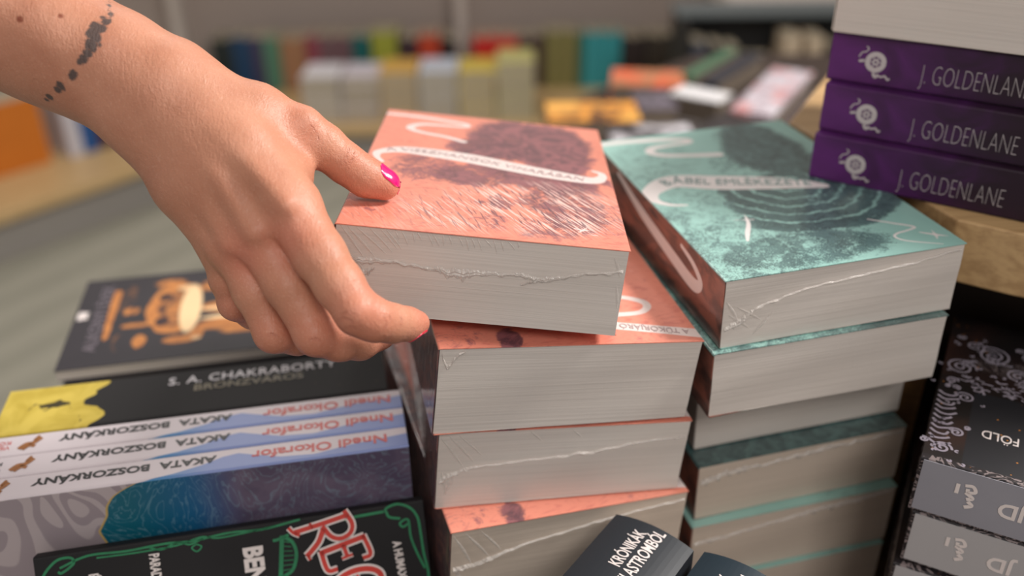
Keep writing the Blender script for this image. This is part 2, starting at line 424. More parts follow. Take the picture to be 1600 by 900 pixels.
def art_teal_front(X, Y, Z, t):
    r1 = smooth_path([(2.0, 190, 2.6), (23.2, 189.1, 3.0), (46.1, 185.1, 3.0), (58.8, 180.1, 2.6), (57.3, 175.7, 2.3), (44.5, 175.0, 2.2), (31.8, 173.2, 2.8), (27.9, 167.4, 2.8),
                      (34.2, 159.9, 2.6), (50.1, 154.6, 2.6), (67.7, 150.3, 3.0)])
    r2 = smooth_path([(18.1, 86.3, .8), (10, 89, 1.4), (4.2, 95, 2.4), (3.0, 103, 4.0), (8, 112, 6.0), (24.2, 119.4, 8.5), (47.5, 110.0, 10.0), (72.3, 101.5, 9.0), (91.3, 94.4, 6.6), (104.6, 86.9, 3.0)])
    sg = smooth_path([(103, 40, .5), (113.1, 31.5, .7), (121.0, 24.6, .8), (116, 22, .7), (108.0, 20.3, .7), (104.6, 16.9, .7), (108.4, 11.1, .6), (122.9, 3.0, .4)])
    st = np.array([(120, 18, .5), (126, 13, .9), (131, 10, .3)]); st2 = np.array([(124, 9, .4), (126, 13, .9), (127, 18, .3)])
    fig = smooth_path([(43, 66, .8), (40, 55, 1.6), (34, 44, 1.8), (30, 36, 1.2)])
    fg2 = np.array([(33, 61, .8), (45, 58, .9)])
    r = sdf_path(X, Y, r1)
    for p in (r2, sg, st, st2): r = np.minimum(r, sdf_path(X, Y, p))
    fgs = np.minimum(sdf_path(X, Y, fig), sdf_path(X, Y, fg2)) + 0.5
    r = np.minimum(r, fgs)
    d = blobs(X, Y, [(98, 146, 30, 46, .80), (102, 178, 20, 20, .7), (30, 50, 50, 60, .52), (25, 130, 40, 70, .46), (20, 20, 50, 40, .56), (66, 130, 16, 26, .5)])
    # round tiers of the tower: rings in perspective of the drawing
    cx, cy = 84.0, 96.0
    an = np.arctan2(Y - cy, X - cx); rr = np.hypot(X - cx, (Y - cy) / .92) + 0.9 * np.sin(an * 7) + 0.5 * np.sin(an * 23 + 1)
    inside = np.clip((rr < 74) & (Y < cy + 14), 0, 1)
    tier = 0.70 + 0.0 * rr
    ring = np.abs(((rr - 22) / 11.0) % 1.0 - 0.5) > 0.40
    tier = np.where(ring & (rr < 64), 0.42, 0.76)
    tw = np.clip((74 - rr) / 8, 0, 1) * np.clip((X - 20) / 25, 0, 1) * (Y < 112)
    d = np.maximum(d, tier * tw * (rr > 6))
    d = np.maximum(d, 0.52 * np.clip((70 - rr) / 10, 0, 1) * (Y < 100))
    d = np.maximum(d, 0.68 * np.clip(1.5 - ((X - 50) / 56) ** 2 - ((Y - 20) / 22) ** 2, 0, 1))
    top = (Z > -0.6); sp = np.where((X < 2) & ~top & (Z > -t + .8), 1.0, 0.0)
    # the ribbon that runs over the spine
    rs = smooth_path([(150, -4, 1.5), (110, -12, 3.5), (60, -18, 4.2), (34, -20, 4.0), (26, -15, 2.5), (36, -9, 1.8), (52, -6, 1.2)])
    rsd = sdf_path(Y, Z, rs)
    return np.stack([np.where(top, r, np.where(sp > .5, rsd, 9)), np.where(top, d, .4), 0 * X, sp], 1)

# ------------------------------------------------------------------ the room
def LZ(z): return z + CZ
FLOOR = Mat('grey_carpet', 0.9, spec=0.2)
co = FLOOR.coord('Object', (1, 1, 1), (0, 0, 0.62))
st_ = FLOOR.wave(1.9, 1.2, co, 'X', dscale=3)
FLOOR.color(FLOOR.mix(FLOOR.math('MULTIPLY', FLOOR.step(st_, 0.2, 0.95), 0.55), FLOOR.mix(FLOOR.noise(90, 4), lin(172, 168, 154), lin(150, 147, 134)), lin(138, 137, 124)))
FLOOR.bump(FLOOR.noise(260, 3), 0.4, 0.002)
f = boxes('floor', [(-4, 4, -1.5, 4.6, -0.05, 0)], FLOOR.m); tag(f, kind='structure')
WALL = flat('grey_brown_back_panel', lin(148, 138, 130), 0.7, var=0.04, nscale=3)
tag(boxes('wall_back', [(-4, 4, 4.36, 4.42, 0, 3.2)], WALL), kind='structure')

def wood_mat(name, c1, c2, scale=1.0, ang=0.0):
    M = Mat(name, 0.45, coat=0.15, coat_rough=0.3)
    co = M.coord('Object', (2.2 * scale, 30 * scale, 30 * scale), (0, 0, ang))
    g = M.noise(3.0, 5, co, dist=1.6); g2 = M.noise(14, 3, co)
    k = M.math('ADD', M.math('MULTIPLY', g, 0.7), M.math('MULTIPLY', g2, 0.3))
    M.color(M.mix(M.step(k, 0.34, 0.66), c1, c2)); M.bump(k, 0.12, 0.0006); return M.m
WOOD = wood_mat('light_oak', lin(196, 162, 116), lin(168, 134, 92))
WOOD_D = wood_mat('dark_oak', lin(140, 104, 64), lin(112, 80, 46))  # same grain as the light oak, in darker browns
WOOD_B = wood_mat('pale_shelf_wood', lin(205, 176, 128), lin(180, 148, 102))
PLINTH = flat('grey_plinth', lin(160, 155, 150), 0.6, var=0.05, nscale=4)
WHITE = flat('white_shelf_lacquer', lin(222, 212, 204), 0.5, var=0.03, nscale=4)
GREYP = flat('grey_shelf_panel', lin(188, 174, 166), 0.7, var=0.05, nscale=3)

# back shelving unit: plinth, bottom board, uprights, back panel
bs = empty('shelving_unit', (0, 3.5, 0))
boxes('shelf_board', [(-1.02, 2.2, 0.0, 0.82, 0.155, 0.19)], WOOD_B, bs, 0.003)
boxes('plinth', [(-1.0, 2.18, 0.06, 0.78, 0.0, 0.155)], PLINTH, bs)
boxes('back_panel', [(-1.9, 2.2, 0.83, 0.85, 0.0, 1.95)], GREYP, bs)
for x in (-1.50, -0.222, 0.93, 2.1):
    boxes('upright', [(x - 0.022, x + 0.022, 0.72, 0.83, 0.19 if x > -1 else 0.0, 1.95)], WHITE, bs, 0.002)
boxes('shelf_board', [(-1.9, 2.2, 0.42, 0.83, 0.86, 0.89)], WHITE, bs, 0.002)
tag(bs, 'tall white and grey shelving unit with wooden bottom shelf behind the stacks', 'shelving unit')
# left shelving base, set at an angle
ls = empty('low_shelf', (-1.02, 3.5, 0), (0, 0, math.radians(51.2)))
boxes('shelf_board', [(-2.3, -0.02, 0.0, 0.9, 0.155, 0.19)], WOOD_B, ls, 0.003)
boxes('plinth', [(-2.28, -0.04, 0.07, 0.86, 0.0, 0.155)], PLINTH, ls)
tag(ls, 'long low wooden shelf on a grey plinth running along the left', 'shelf')

# display table under the stacks
TT = LZ(-0.476)
TAB = wood_mat('dark_table_wood', lin(96, 70, 48), lin(70, 50, 34))
tb = empty('display_table', (0, 0, 0))
prism('table_top', [(-0.292, 0.22), (-0.20, 0.02), (0.75, 0.02), (0.75, 0.86), (-0.26, 0.62), (-0.318, 0.545)], TT - 0.035, TT, TAB, tb, 0.002)
for x, y in ((-0.20, 0.10), (0.70, 0.07), (0.70, 0.78), (-0.22, 0.56)):
    boxes('leg', [(x - 0.025, x + 0.025, y - 0.025, y + 0.025, 0, TT - 0.035)], TAB, tb, 0.003)
tag(tb, 'wooden display table carrying the stacks of books', 'table')

# ------------------------------------------------------------------ the main stacks
def RM(o, yaw, tx=0.0, ty=0.0):
    return Matrix.Translation((o[0], o[1], LZ(o[2]))) @ Matrix.Rotation(yaw, 4, 'Z') @ Matrix.Rotation(tx, 4, 'X') @ Matrix.Rotation(ty, 4, 'Y')
BW, BH = 0.135, 0.195
NM = 'paperback_book'
# held book
S1M = RM((-.0798, .378, -.1808), -.0087, -.0666, .1096)
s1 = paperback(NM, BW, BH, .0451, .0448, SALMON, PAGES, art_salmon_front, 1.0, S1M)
tag(s1, 'thick salmon paperback in clear film, lifted off the top of its stack by the hand', 'book', 'salmon paperbacks in the middle stack')
seam(s1, [(3, -20, 1.2), (14, -17, 2.2), (30, -16.5, .8), (45, -18, 1.2), (58, -19.5, 3.2), (70, -18, 1.6), (84, -17, .8), (97, -18.5, 1.6), (112, -14.5, .9), (133, -10.5, .9)], seed=3, n=150, rough=1.25)
seam(s1, [(2, -9, .9), (7, -15, 1.5), (12, -23, 2.2), (19, -21, 1.0)], seed=5, n=40, name='film_crumple', rough=1.6)
seam(s1, [(97, -18, .5), (92, -20, .9), (87, -22, .5)], seed=9, n=20, name='film_crumple')
rf = random.Random(4)
folds(s1, [(3, -.8, 14, -16, .8), (6, -.8, 19, -15, .9), (10, -.8, 24, -13, .8), (16, -.8, 27, -12, .7), (21, -.8, 29, -10, .6), (23.5, -.8, 31, -10, .6)] + [(28 + k * 3.4 + rf.uniform(-1, 1), -.8, 30 + k * 3.4 + rf.uniform(-1, 2), -rf.uniform(3.5, 8), rf.uniform(.35, .6)) for k in range(17)])
folds(s1, [(1.5, -14, 7, -27, 1.2), (4, -13, 12, -26, 1.1), (8, -15, 14, -22, .9), (1, -22, 8, -33, 1.0), (128, -4, 132, -14, .8), (131, -18, 133, -30, .6)], name='film_crumple')
r2t = smooth_path([(10, 110.5), (17.8, 112.8), (35.5, 112.6), (58.0, 108.0), (80.0, 100.8), (101.6, 94.8), (119, 91.6)], 6)
text('title_lettering', 'A VISSZHANGOK VIHARÁBAN', 0.0082, INK_GREY, s1, Matrix.Translation((0, 0, 0.00015)), path=r2t / 1000)

S2M = RM((-.0347, .363, -.2392), .2153, 0, .1168)
s2 = paperback(NM, BW, BH, .0506, .0474, SALMON, PAGES, art_salmon_back, 1.5, S2M)
tag(s2, 'salmon paperback directly beneath the lifted book, upside-down title on its white ribbon', 'book', 'salmon paperbacks in the middle stack')
seam(s2, [(2, -3, 1.4), (5, -10, 1.8), (9, -5, .8), (13, -1.5, .5)], seed=11, n=30, name='film_crumple', rough=1.5)
text('title_lettering', 'A TÜKÖRJÁRÓ', 0.0062, INK_GREY, s2, fr((0.131, 0.0112, 0.00015), (-1, 0.22, 0), (-0.22, -1, 0)), width=0.036)
S3M = RM((-.0377, .3653, -.2911), .185, 0, .0934)
s3 = paperback(NM, BW, BH, .0495, .0464, SALMON, PAGES, art_salmon_back, 4, S3M)
tag(s3, 'third salmon paperback of the middle stack, long diagonal film seam over its white pages', 'book', 'salmon paperbacks in the middle stack')
seam(s3, [(2, -31, 3.0), (10, -26, 2.0), (22, -22.5, .8), (50, -20, .7), (80, -17.5, 1.1), (110, -12, .8), (133, -10, .7)], seed=21, n=120)
S4M = RM((-.0325, .3480, -.3412), .300, 0, .0701)
folds(s3, [(2, -3, 14, -22, .9), (6, -2, 20, -20, .9), (11, -2, 24, -16, .7), (3, -24, 6, -40, 1.2), (9, -26, 5, -40, 1.3), (48, -2, 54, -8, .7), (70, -2, 75, -7, .7)], name='film_fold')
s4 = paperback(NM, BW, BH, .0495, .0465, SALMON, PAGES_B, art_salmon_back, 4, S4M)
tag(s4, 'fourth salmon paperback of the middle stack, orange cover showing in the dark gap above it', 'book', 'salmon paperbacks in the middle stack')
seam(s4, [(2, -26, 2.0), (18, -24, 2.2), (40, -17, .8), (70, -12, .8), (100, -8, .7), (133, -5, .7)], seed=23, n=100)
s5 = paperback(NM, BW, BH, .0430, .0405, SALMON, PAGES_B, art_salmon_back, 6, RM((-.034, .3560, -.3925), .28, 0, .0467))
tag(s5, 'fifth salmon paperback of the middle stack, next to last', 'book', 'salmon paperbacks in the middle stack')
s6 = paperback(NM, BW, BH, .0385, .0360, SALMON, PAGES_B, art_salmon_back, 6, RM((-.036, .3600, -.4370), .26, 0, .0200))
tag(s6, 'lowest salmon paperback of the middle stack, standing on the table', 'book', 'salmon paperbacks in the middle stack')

folds(s4, [(2, -3, 12, -24, 1.0), (8, -2, 22, -22, 1.0), (16, -2, 28, -18, .8), (3, -24, 8, -42, 1.4)])
GT = 'teal paperbacks in the right-hand stack'
def TM(x, y, z, yaw, ty): return RM((x + .0045, y, z), yaw, 0, ty)
t1 = paperback(NM, BW, BH, .0396, .0400, TEAL, PAGES, art_teal_front, 1.0, TM(.0989, .3926, -.2213, .2461, -.0204))
tag(t1, 'topmost teal paperback, its cover with a round tower and white title ribbon in full view', 'book', GT)
seam(t1, [(2, -28, 1.6), (12, -24, 3.2), (20, -18, 1.2), (50, -11, .7), (90, -8, .7), (132, -3, .5)], seed=31, n=110)
folds(t1, [(4, -20, 16, -30, 1.4), (8, -16, 22, -26, 1.2), (2, -12, 9, -24, 1.0), (28, -22, 18, -34, 1.2)], name='film_crumple')
tp = smooth_path([(17, 114.0), (26.2, 115.6), (47.5, 106.5), (72.3, 98.5), (98, 89.5)], 6)
text('title_lettering', 'BÁBEL EMLÉKEZETE', 0.0125, INK_TEAL, t1, Matrix.Translation((0, 0, 0.00015)), path=tp / 1000)
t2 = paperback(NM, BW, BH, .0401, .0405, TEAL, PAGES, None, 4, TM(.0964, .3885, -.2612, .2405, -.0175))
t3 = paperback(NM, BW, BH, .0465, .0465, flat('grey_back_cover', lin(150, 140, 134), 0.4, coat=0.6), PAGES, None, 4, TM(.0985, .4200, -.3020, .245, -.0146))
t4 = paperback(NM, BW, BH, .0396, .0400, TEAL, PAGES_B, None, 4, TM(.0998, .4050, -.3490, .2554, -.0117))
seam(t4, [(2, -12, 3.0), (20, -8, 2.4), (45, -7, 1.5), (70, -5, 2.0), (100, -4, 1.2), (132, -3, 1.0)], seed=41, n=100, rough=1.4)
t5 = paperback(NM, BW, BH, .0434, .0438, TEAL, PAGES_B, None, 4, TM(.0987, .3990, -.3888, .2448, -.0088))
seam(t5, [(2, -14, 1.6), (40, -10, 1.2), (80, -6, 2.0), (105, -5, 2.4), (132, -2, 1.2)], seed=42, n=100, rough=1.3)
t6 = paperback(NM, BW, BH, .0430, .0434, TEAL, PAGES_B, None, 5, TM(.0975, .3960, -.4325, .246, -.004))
def artc(o, d):  # teal with even ink; on one book the ink paints in shade
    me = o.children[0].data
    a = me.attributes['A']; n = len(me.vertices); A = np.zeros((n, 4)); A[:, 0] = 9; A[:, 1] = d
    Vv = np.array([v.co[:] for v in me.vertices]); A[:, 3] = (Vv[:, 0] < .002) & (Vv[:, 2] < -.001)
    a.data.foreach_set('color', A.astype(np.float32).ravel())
for o, d in ((t2, .6), (t4, .95), (t5, .3), (t6, .3)): artc(o, d)  # heaviest ink stands for the shadow over the cover below the grey book
tag(t2, 'teal paperback second from the top of the right-hand stack, plain grey-white pages', 'book', GT)
tag(t3, 'grey shadowed paperback set back in the middle of the teal stack', 'book', GT)
tag(t4, 'teal paperback just below the set-back grey one, film crumpled along its upper edge', 'book', GT)
tag(t5, 'second teal paperback below the set-back grey one, bright film on its edge', 'book', GT)
tag(t6, 'lowest teal paperback of the right-hand stack', 'book', GT)

# ------------------------------------------------------------------ wooden riser with the purple books
BT = LZ(-0.2197)
rz = empty('wooden_riser', (0.24, 0.47, TT))
tag(rz, 'light oak riser board with cut corner on a side panel, carrying the purple books', 'display riser')
poly = [(.1925, .614), (.2425, .456), (.270, .4375), (.62, .245), (.78, .55), (.33, .86), (.262, .741)]
bp = prism('riser_board', poly, BT - 0.037, BT, WOOD, None, 0.0012); bp.parent = rz; bp.location = -Vector(rz.location)
sp_ = prism('side_panel', [(.239, .480), (.258, .474), (.262, .60), (.243, .602)], TT, BT - 0.037, WOOD_D, None, 0.001); sp_.parent = rz; sp_.location = -Vector(rz.location)
sp_ = prism('side_panel', [(.60, .30), (.62, .29), (.70, .45), (.68, .46)], TT, BT - 0.037, WOOD_D, None, 0.001); sp_.parent = rz; sp_.location = -Vector(rz.location)

sp_ = prism('back_panel', [(.263, .545), (.268, .530), (.640, .345), (.648, .358)], TT, BT - 0.0372, flat('dark_gap_filler', lin(52, 38, 30), 0.7), None); sp_.parent = rz; sp_.location = -Vector(rz.location)  # added dark panel that closes the pale gap under the board

def purple_mat():
    M = Mat('purple_smoke_cover', 0.5, spec=0.35, coat=0.08, coat_rough=0.25)
    n = M.noise(26, 5, M.coord('Object', (0.7, 1, 1.6)), dist=1.2)
    co = M.n('TexCoord'); s = M.n('SeparateXYZ'); M.t.links.new(co.outputs['Object'], s.inputs[0])
    k = M.math('ADD', M.math('MULTIPLY', n, 0.9), M.math('MULTIPLY_ADD', s.outputs[1], 7.0, -1.25))
    M.color(M.mix(M.step(k, 0.05, 1.0), lin(36, 18, 34), lin(92, 34, 108)))
    return M.m
PURPLE = purple_mat()
SILVER = flat('silver_foil_print', lin(196, 188, 190), 0.35, var=0.1, nscale=900)
def medallion(parent, M4):
    L = []
    th = np.linspace(0, 2 * math.pi, 40)
    r = 0.0044; L.append(([(r * math.cos(a), r * math.sin(a)) for a in th], 0.0014))
    L.append(([(0.0013 * math.cos(a), 0.0013 * math.sin(a)) for a in th[::3]], 0.0006))
    for k in range(6):
        a = k * math.pi / 3; L.append(([(0.0015 * math.cos(a), 0.0015 * math.sin(a)), (0.0031 * math.cos(a), 0.0031 * math.sin(a))], 0.0003))
    # scrolls
    L.append(([(-.0095, .0018), (-.0080, .0045), (-.0060, .0052), (-.0048, .0070), (-.0062, .0082)], 0.00032))
    L.append(([(-.0092, -.0004), (-.0075, -.0002), (-.0062, .0004)], 0.0007))
    L.append(([(.0015, -.0066), (.0040, -.0078), (.0062, -.0070), (.0078, -.0088), (.0090, -.0080)], 0.0005))
    L.append(([(-.0005, -.0060), (.0008, -.0082), (.0024, -.0072)], 0.0008))
    return strokes('medallion_print', L, SILVER, parent, M4)
def hard_spine_book(x, y, z, yaw, L, w, t, cmat, label, group, textfn=None, pmat=PAGES, name=NM):
    """spine faces the viewer: origin = front left top; x along the spine, y away, built from a paperback turned by 90 degrees"""
    Mx = RM((x, y, z), yaw) @ Matrix.Translation((L, 0, 0)) @ Matrix.Rotation(math.pi / 2, 4, 'Z')
    o = paperback(name, w, L, t, t, cmat, pmat, None, 5, Mx)
    tag(o, label, 'book', group)
    if textfn: textfn(o)
    return o
def sframe(L, t, u, v, up=1):
    """matrix on the spine plane of hard_spine_book: u metres from the left end, v metres below the top (spine surface = local x 0)"""
    return fr((-0.00016, L - u, -v), (0, -1 * up, 0), (0, 0, 1 * up))
s = 1.07
PB = [(.1719, .4939, -.1263, -.5823), (.1699, .4878, -.1527, -.6050), (.1665, .4818, -.1790, -.5893)]
PL = ['topmost purple book of the riser stack, its author name cut off by the frame', 'middle purple book of the riser stack, full silver lettering on its spine', 'lowest purple book of the riser stack, resting on the wooden board']
for i, (x, y, z, yw) in enumerate(PB):
    def tf(o, i=i):
        medallion(o, sframe(.235, .028, .0255, .0140))
        text('author_lettering', 'J. GOLDENLANE', 0.0158, SILVER, o, sframe(.235, .028, .0500, .0220), width=0.0550, bold=-0.0005)
    zt = -.2197 + (3 - i) * .0280
    hard_spine_book(x * s, y * s, zt, yw, .235, .15, .0279, PURPLE, PL[i], 'purple books stacked on the riser', tf)
pw = paperback(NM, .235, .15, .052, .052, flat('cream_cover', lin(200, 190, 180), 0.5), PAGES, None, 6, RM((.1815, .5265, -.2197 + 3 * .0280 + .0525), -.58))
tag(pw, 'thick book with white page edges lying on top of the purple books', 'book')

# ------------------------------------------------------------------ left row of books standing spine up
RY = math.radians(11.0); RO = (-.286, .402)
def row_pt(u, v, z): return (RO[0] + u * math.cos(RY) - v * math.sin(RY), RO[1] + u * math.sin(RY) + v * math.cos(RY), z)
def standing(u, v, L, t, z, wid, cmat, art=None, step=4, lean=0.0, pmat=PAGES, yaw=RY):
    """book standing on its fore edge, spine up; front cover toward the viewer.
    local paperback axes: x (spine->fore edge) points down, y along the row, z toward viewer"""
    o = row_pt(u, v, z)
    B = Matrix(((0, 1, 0, 0), (0, 0, -1, 0), (-1, 0, 0, 0), (0, 0, 0, 1)))   # x->-Z, y->+X, z->-Y
    Mx = Matrix.Translation((o[0], o[1], LZ(o[2]))) @ Matrix.Rotation(yaw, 4, 'Z') @ Matrix.Rotation(lean, 4, 'X') @ B
    return paperback(NM, wid, L, t, t, cmat, pmat, art, step, Mx)
def upf(L, u, v, flip=False):
    """frame on the spine (local x = 0, facing up); u along the row, v from the viewer-side edge back"""
    if flip: return fr((-0.00016, u, -v), (0, -1, 0), (0, 0, 1))
    return fr((-0.00016, u, -v), (0, 1, 0), (0, 0, -1))
RZ = -.32; RW = .155

def bronze_mat():
    M = Mat('black_and_gold_cover', 0.6, spec=0.25, coat=0.0); r, d, q, sp = M.attr('A')
    g = M.mix(M.step(M.noise(55, 4, dist=1), 0.35, 0.7), lin(200, 178, 82), lin(180, 158, 62))
    c = M.mix(M.step(r, -0.6, 0.6, 1, 0), lin(38, 37, 38), g)
    c = M.mix(M.step(d, -.3, .3, 1, 0), c, lin(60, 54, 34))
    sparkle = M.step(M.vor(260), 0.10, 0.02)
    c = M.mix(M.math('MULTIPLY', sparkle, q), c, lin(150, 130, 90))
    M.color(c); return M.m
def bronze_art(X, Y, Z, t):
    u = Y; v = -Z
    # jagged castle outline at ~ 52..62 mm from the left end
    prof = np.interp(v, [0, 4, 8, 12, 15, 18, 20, 23, 26, 30, 34, 38, 41, 45], [50, 55, 58, 57, 54, 52, 45, 44, 44, 50, 49, 54, 56, 54])
    r = u - prof
    d = np.minimum(sdf_path(u, v, np.array([(22, 24, 1.6), (30, 24, 3.0), (36, 24, 1.0)])), sdf_path(u, v, smooth_path([(14, 20, .4), (18, 27, .5), (24, 19, .5), (30, 28, .5), (38, 19, .4)])))
    d = np.minimum(d, sdf_path(u, v, np.array([(46, 4, .5), (44, 10, .4)])))
    q = np.where(u > 175, 1.0, 0.0)
    return np.stack([r, d, q, 0 * u], 1)
# local z: 0 is the viewer side, so v (=-Z) grows away from the viewer
br = standing(0, .0005, .2165, .0440, RZ, RW, bronze_mat(), bronze_art, 1.5)
tag(br, 'thick black book with a gold castle end, standing spine up behind the lilac ones', 'book')
PW = flat('pearl_white_print', lin(214, 210, 214), 0.4, var=0.05); GOLDI = flat('dull_gold_print', lin(106, 94, 66), 0.4)
text('author_lettering', 'S. A. CHAKRABORTY', 0.0105, PW, br, upf(.2165, .0900, .0300), width=0.098, bold=0.00008, spacing=1.06)
text('title_lettering', 'BRONZVÁROS', 0.0088, GOLDI, br, upf(.2165, .1053, .0215), width=0.063, bold=0.0001)

def akata_mat():
    M = Mat('lilac_marble_cover', 0.45, coat=0.2, coat_rough=0.3); r, d, q, sp = M.attr('A')
    wv = M.noise(7, 1.5, M.coord('Object', (1, 1, 1)), dist=2.6, rough=0.4)
    bands = M.math('FRACT', M.math('MULTIPLY', wv, 9.0))
    grey = M.mix(M.step(bands, 0.42, 0.5), lin(176, 164, 167), lin(150, 138, 144))
    grey2 = M.mix(0.5, lin(206, 196, 202), lin(214, 204, 208))
    c = M.mix(sp, grey, grey2)
    bn = M.noise(20, 3, dist=4.0); b2 = M.math('FRACT', M.math('MULTIPLY', bn, 9.0))
    deep = M.mix(q, lin(8, 92, 112), lin(30, 88, 150))
    pur = M.mix(M.step(M.noise(26, 3, dist=2), 0.35, 0.65), lin(84, 74, 96), lin(104, 92, 112))
    deep = M.mix(M.step(q, 0.45, 1.0), deep, pur)
    deep = M.mix(M.step(b2, 0.7, 1.0, 0, 0.22), deep, lin(150, 190, 205))
    lit = M.mix(M.step(q, 0.1, 0.8), lin(46, 126, 176), lin(128, 144, 196))
    deep = M.mix(sp, deep, lit)
    c = M.mix(M.step(r, -0.35, 0.35, 1, 0), c, lin(190, 160, 96))
    c = M.mix(M.step(d, -0.4, 0.4, 1, 0), c, deep)
    M.color(c); return M.m
def akata_art(X, Y, Z, t):
    sp = ((X < 0.9)).astype(float)
    u = Y; v = np.where(sp > .5, -(-Z), X)      # on the cover: depth below the spine; on the spine: distance back from viewer edge (negative)
    # wave patch: left boundary on the cover, hill tops on the spine
    left = np.interp(v, [-17, -12, -6, -2, 1, 4, 8, 14, 20, 30, 45, 80, 160], [400, 150, 130, 112, 106, 99, 93, 89, 88, 82, 86, 92, 97])
    d = left - u
    hill = np.interp(u, [106, 124, 138, 148, 156, 166, 178, 196, 215, 228, 245], [-0.5, 2.5, 6.5, 11.0, 12.5, 9.0, 5.0, 3.5, 7.5, 9.0, 11.0])
    hill = np.where(sp > .5, hill, 99)
    d = np.where(sp > .5, (-v) - hill, d)
    d = np.where((Z < -t + 0.7) & (X > 0.9), 9, d)      # back cover stays plain
    r = np.where(sp > .5, 9, np.abs(d) - 0.9 + 0 * u)
    r = np.where(sp < .5, d - 1.1, 9)
    q = np.clip((u - 100) / 60, 0, 1)
    return np.stack([r, d, q, sp], 1)
AK = akata_mat(); BLK = flat('black_print', lin(24, 22, 24), 0.4); REDP = flat('red_print', lin(206, 92, 88), 0.4); BRN = flat('brown_print', lin(176, 112, 56), 0.4, var=.3, nscale=400)
COV = ['furthest', 'middle', 'nearest']
for i in range(3):
    v0 = -.0005 - (i + 1) * .0178
    o = standing(-.022, v0, .2455, .0176, RZ, RW, AK, akata_art, 2.0)
    tag(o, ['lilac spine touching the black and gold book, first of three lilac books', 'lilac spine sandwiched between two other lilac books',
            'nearest lilac book, its marbled cover with deep blue patch facing out'][i], 'book', 'lilac books standing spine up')
    text('title_lettering', 'AKATA  BOSZORKÁNY', 0.0072, BLK, o, upf(.232, (.151, .151, .145)[i], .0125, True), width=0.0915, bold=0.00025)
    text('author_lettering', 'Nnedi Okorafor', 0.0094, REDP, o, upf(.232, (.2393, .2393, .2345)[i], .0122, True), width=0.0715, bold=0.0002)
    strokes('fox_emblem', [([(0, 0), (.003, .0035), (.0065, .004), (.010, .008)], .0014), ([(.002, -.001), (.005, .002), (.008, .001)], .0011), ([(.0065, .006), (.0085, .010)], .0008)], BRN, o, upf(.232, (.040, .040, .032)[i], .0045))
    text('publisher_lettering', 'VILLÁM\nKÖNYVEK', 0.0042, REDP if i % 2 == 0 else BLK, o, upf(.232, (.035, .035, .027)[i], .0080, True), width=.020)

# green-framed black book leaning in front of the row
def rec_mat():
    M = Mat('black_matt_cover', 0.6, spec=0.25, coat=0.0); M.color(M.mix(M.noise(30, 3), lin(34, 33, 35), lin(26, 25, 27))); return M.m
REC = rec_mat(); GREEN = flat('green_vine_print', lin(40, 140, 92), 0.45, var=0.3, nscale=160); RED = flat('red_title_print', lin(204, 62, 52), 0.45, var=0.06)
RP = (-.2442, .3425); RYAW = math.radians(11.7); RL = .1985
B = Matrix(((0, 1, 0, 0), (0, 0, -1, 0), (-1, 0, 0, 0), (0, 0, 0, 1)))
recM = Matrix.Translation((RP[0], RP[1], LZ(-.350))) @ Matrix.Rotation(RYAW, 4, 'Z') @ Matrix.Rotation(-math.radians(27), 4, 'X') @ B
rc = paperback(NM, .135, RL, .0088, .0088, REC, PAGES, None, 6, recM)
tag(rc, 'black book with green vine frame and red title, leaning in front of the lilac books', 'book')
# print frame: p = along the row (m from left), q = down the cover
def recf(p, q, ang=0.0):
    # text reads downwards, letters' up pointing right; ang turns it
    return fr((q, p, 0.00016), (math.cos(ang), math.sin(ang), 0), (-math.sin(ang), math.cos(ang), 0))
# strokes drawn in (q, p)
def sw(lst): return [([(b, a) + tuple(c) for a, b, *c in pts], w) for pts, w in lst]
vine = [
 ([(.0036, .018), (.0036, .0105), (.0106, .0033), (.0170, .0026), (.0190, .0058), (.0150, .0110), (.0125, .0098)][::1], .0008),
 ([(.0120, .0072), (.0261, .0030), (.0448, .0036), (.0638, .0028), (.0768, .0036), (.0962, .0022), (.1128, .0030), (.1329, .0008)], .0008),
 ([(.0300, .0048), (.0500, .0052), (.0700, .0046), (.0820, .0022), (.0900, .0040), (.1020, .0036), (.1200, .0022)], .0006),
 ([(.0560, .0036), (.0620, .0056), (.0700, .0030), (.0760, .0052), (.0830, .0030)], .0006),
 ([(.1560, .0048), (.1615, .0039), (.1700, .0036), (.1771, .0034)], .0010),
 ([(.1854, .0085), (.1800, .0070), (.1787, .0049), (.1784, .0020), (.1845, .0004), (.1911, .0034), (.1947, .0093), (.1955, .0186), (.1960, .0296), (.1972, .0426), (.193, .060)], .0009),
 ([(.1902, .0114), (.1865, .0133), (.1850, .0110), (.1895, .0098), (.1900, .0193), (.1925, .0288), (.1958, .0377)], .0008),
 ([(.0792, .0055), (.0817, .0072), (.0792, .0094), (.0768, .0072), (.0792, .0055)], .0005),
]
vine[0] = ([(b_, a_) for a_, b_ in [(.018, .0036), (.0105, .0036), (.0033, .0106), (.0026, .0174), (.0058, .0189), (.0098, .0129), (.0090, .0110)]], .0009)
strokes('vine_frame', sw([(p_, w_ * .75) for p_, w_ in vine]), GREEN, rc, Matrix.Translation((0, 0, 0.0001)))
harp = [([(.1227, .0080), (.1195, .0310)], .0011), ([(.1227, .0085), (.1275, .0120), (.1290, .0190), (.1262, .0270), (.1200, .0305)], .0009), ([(.1178, .0100), (.1215, .0095), (.1262, .0080)], .0008),
        ([(.1160, .0310), (.1210, .0300), (.1260, .0335)], .0009)] + [([(.1226 - k * .0003, .0110 + k * .0026), (.1278 - abs(k - 3) * .0005, .0122 + k * .0024)], .00022) for k in range(7)]
strokes('harp_print', sw(harp), GREEN, rc, Matrix.Translation((0, 0, 0.0001)))
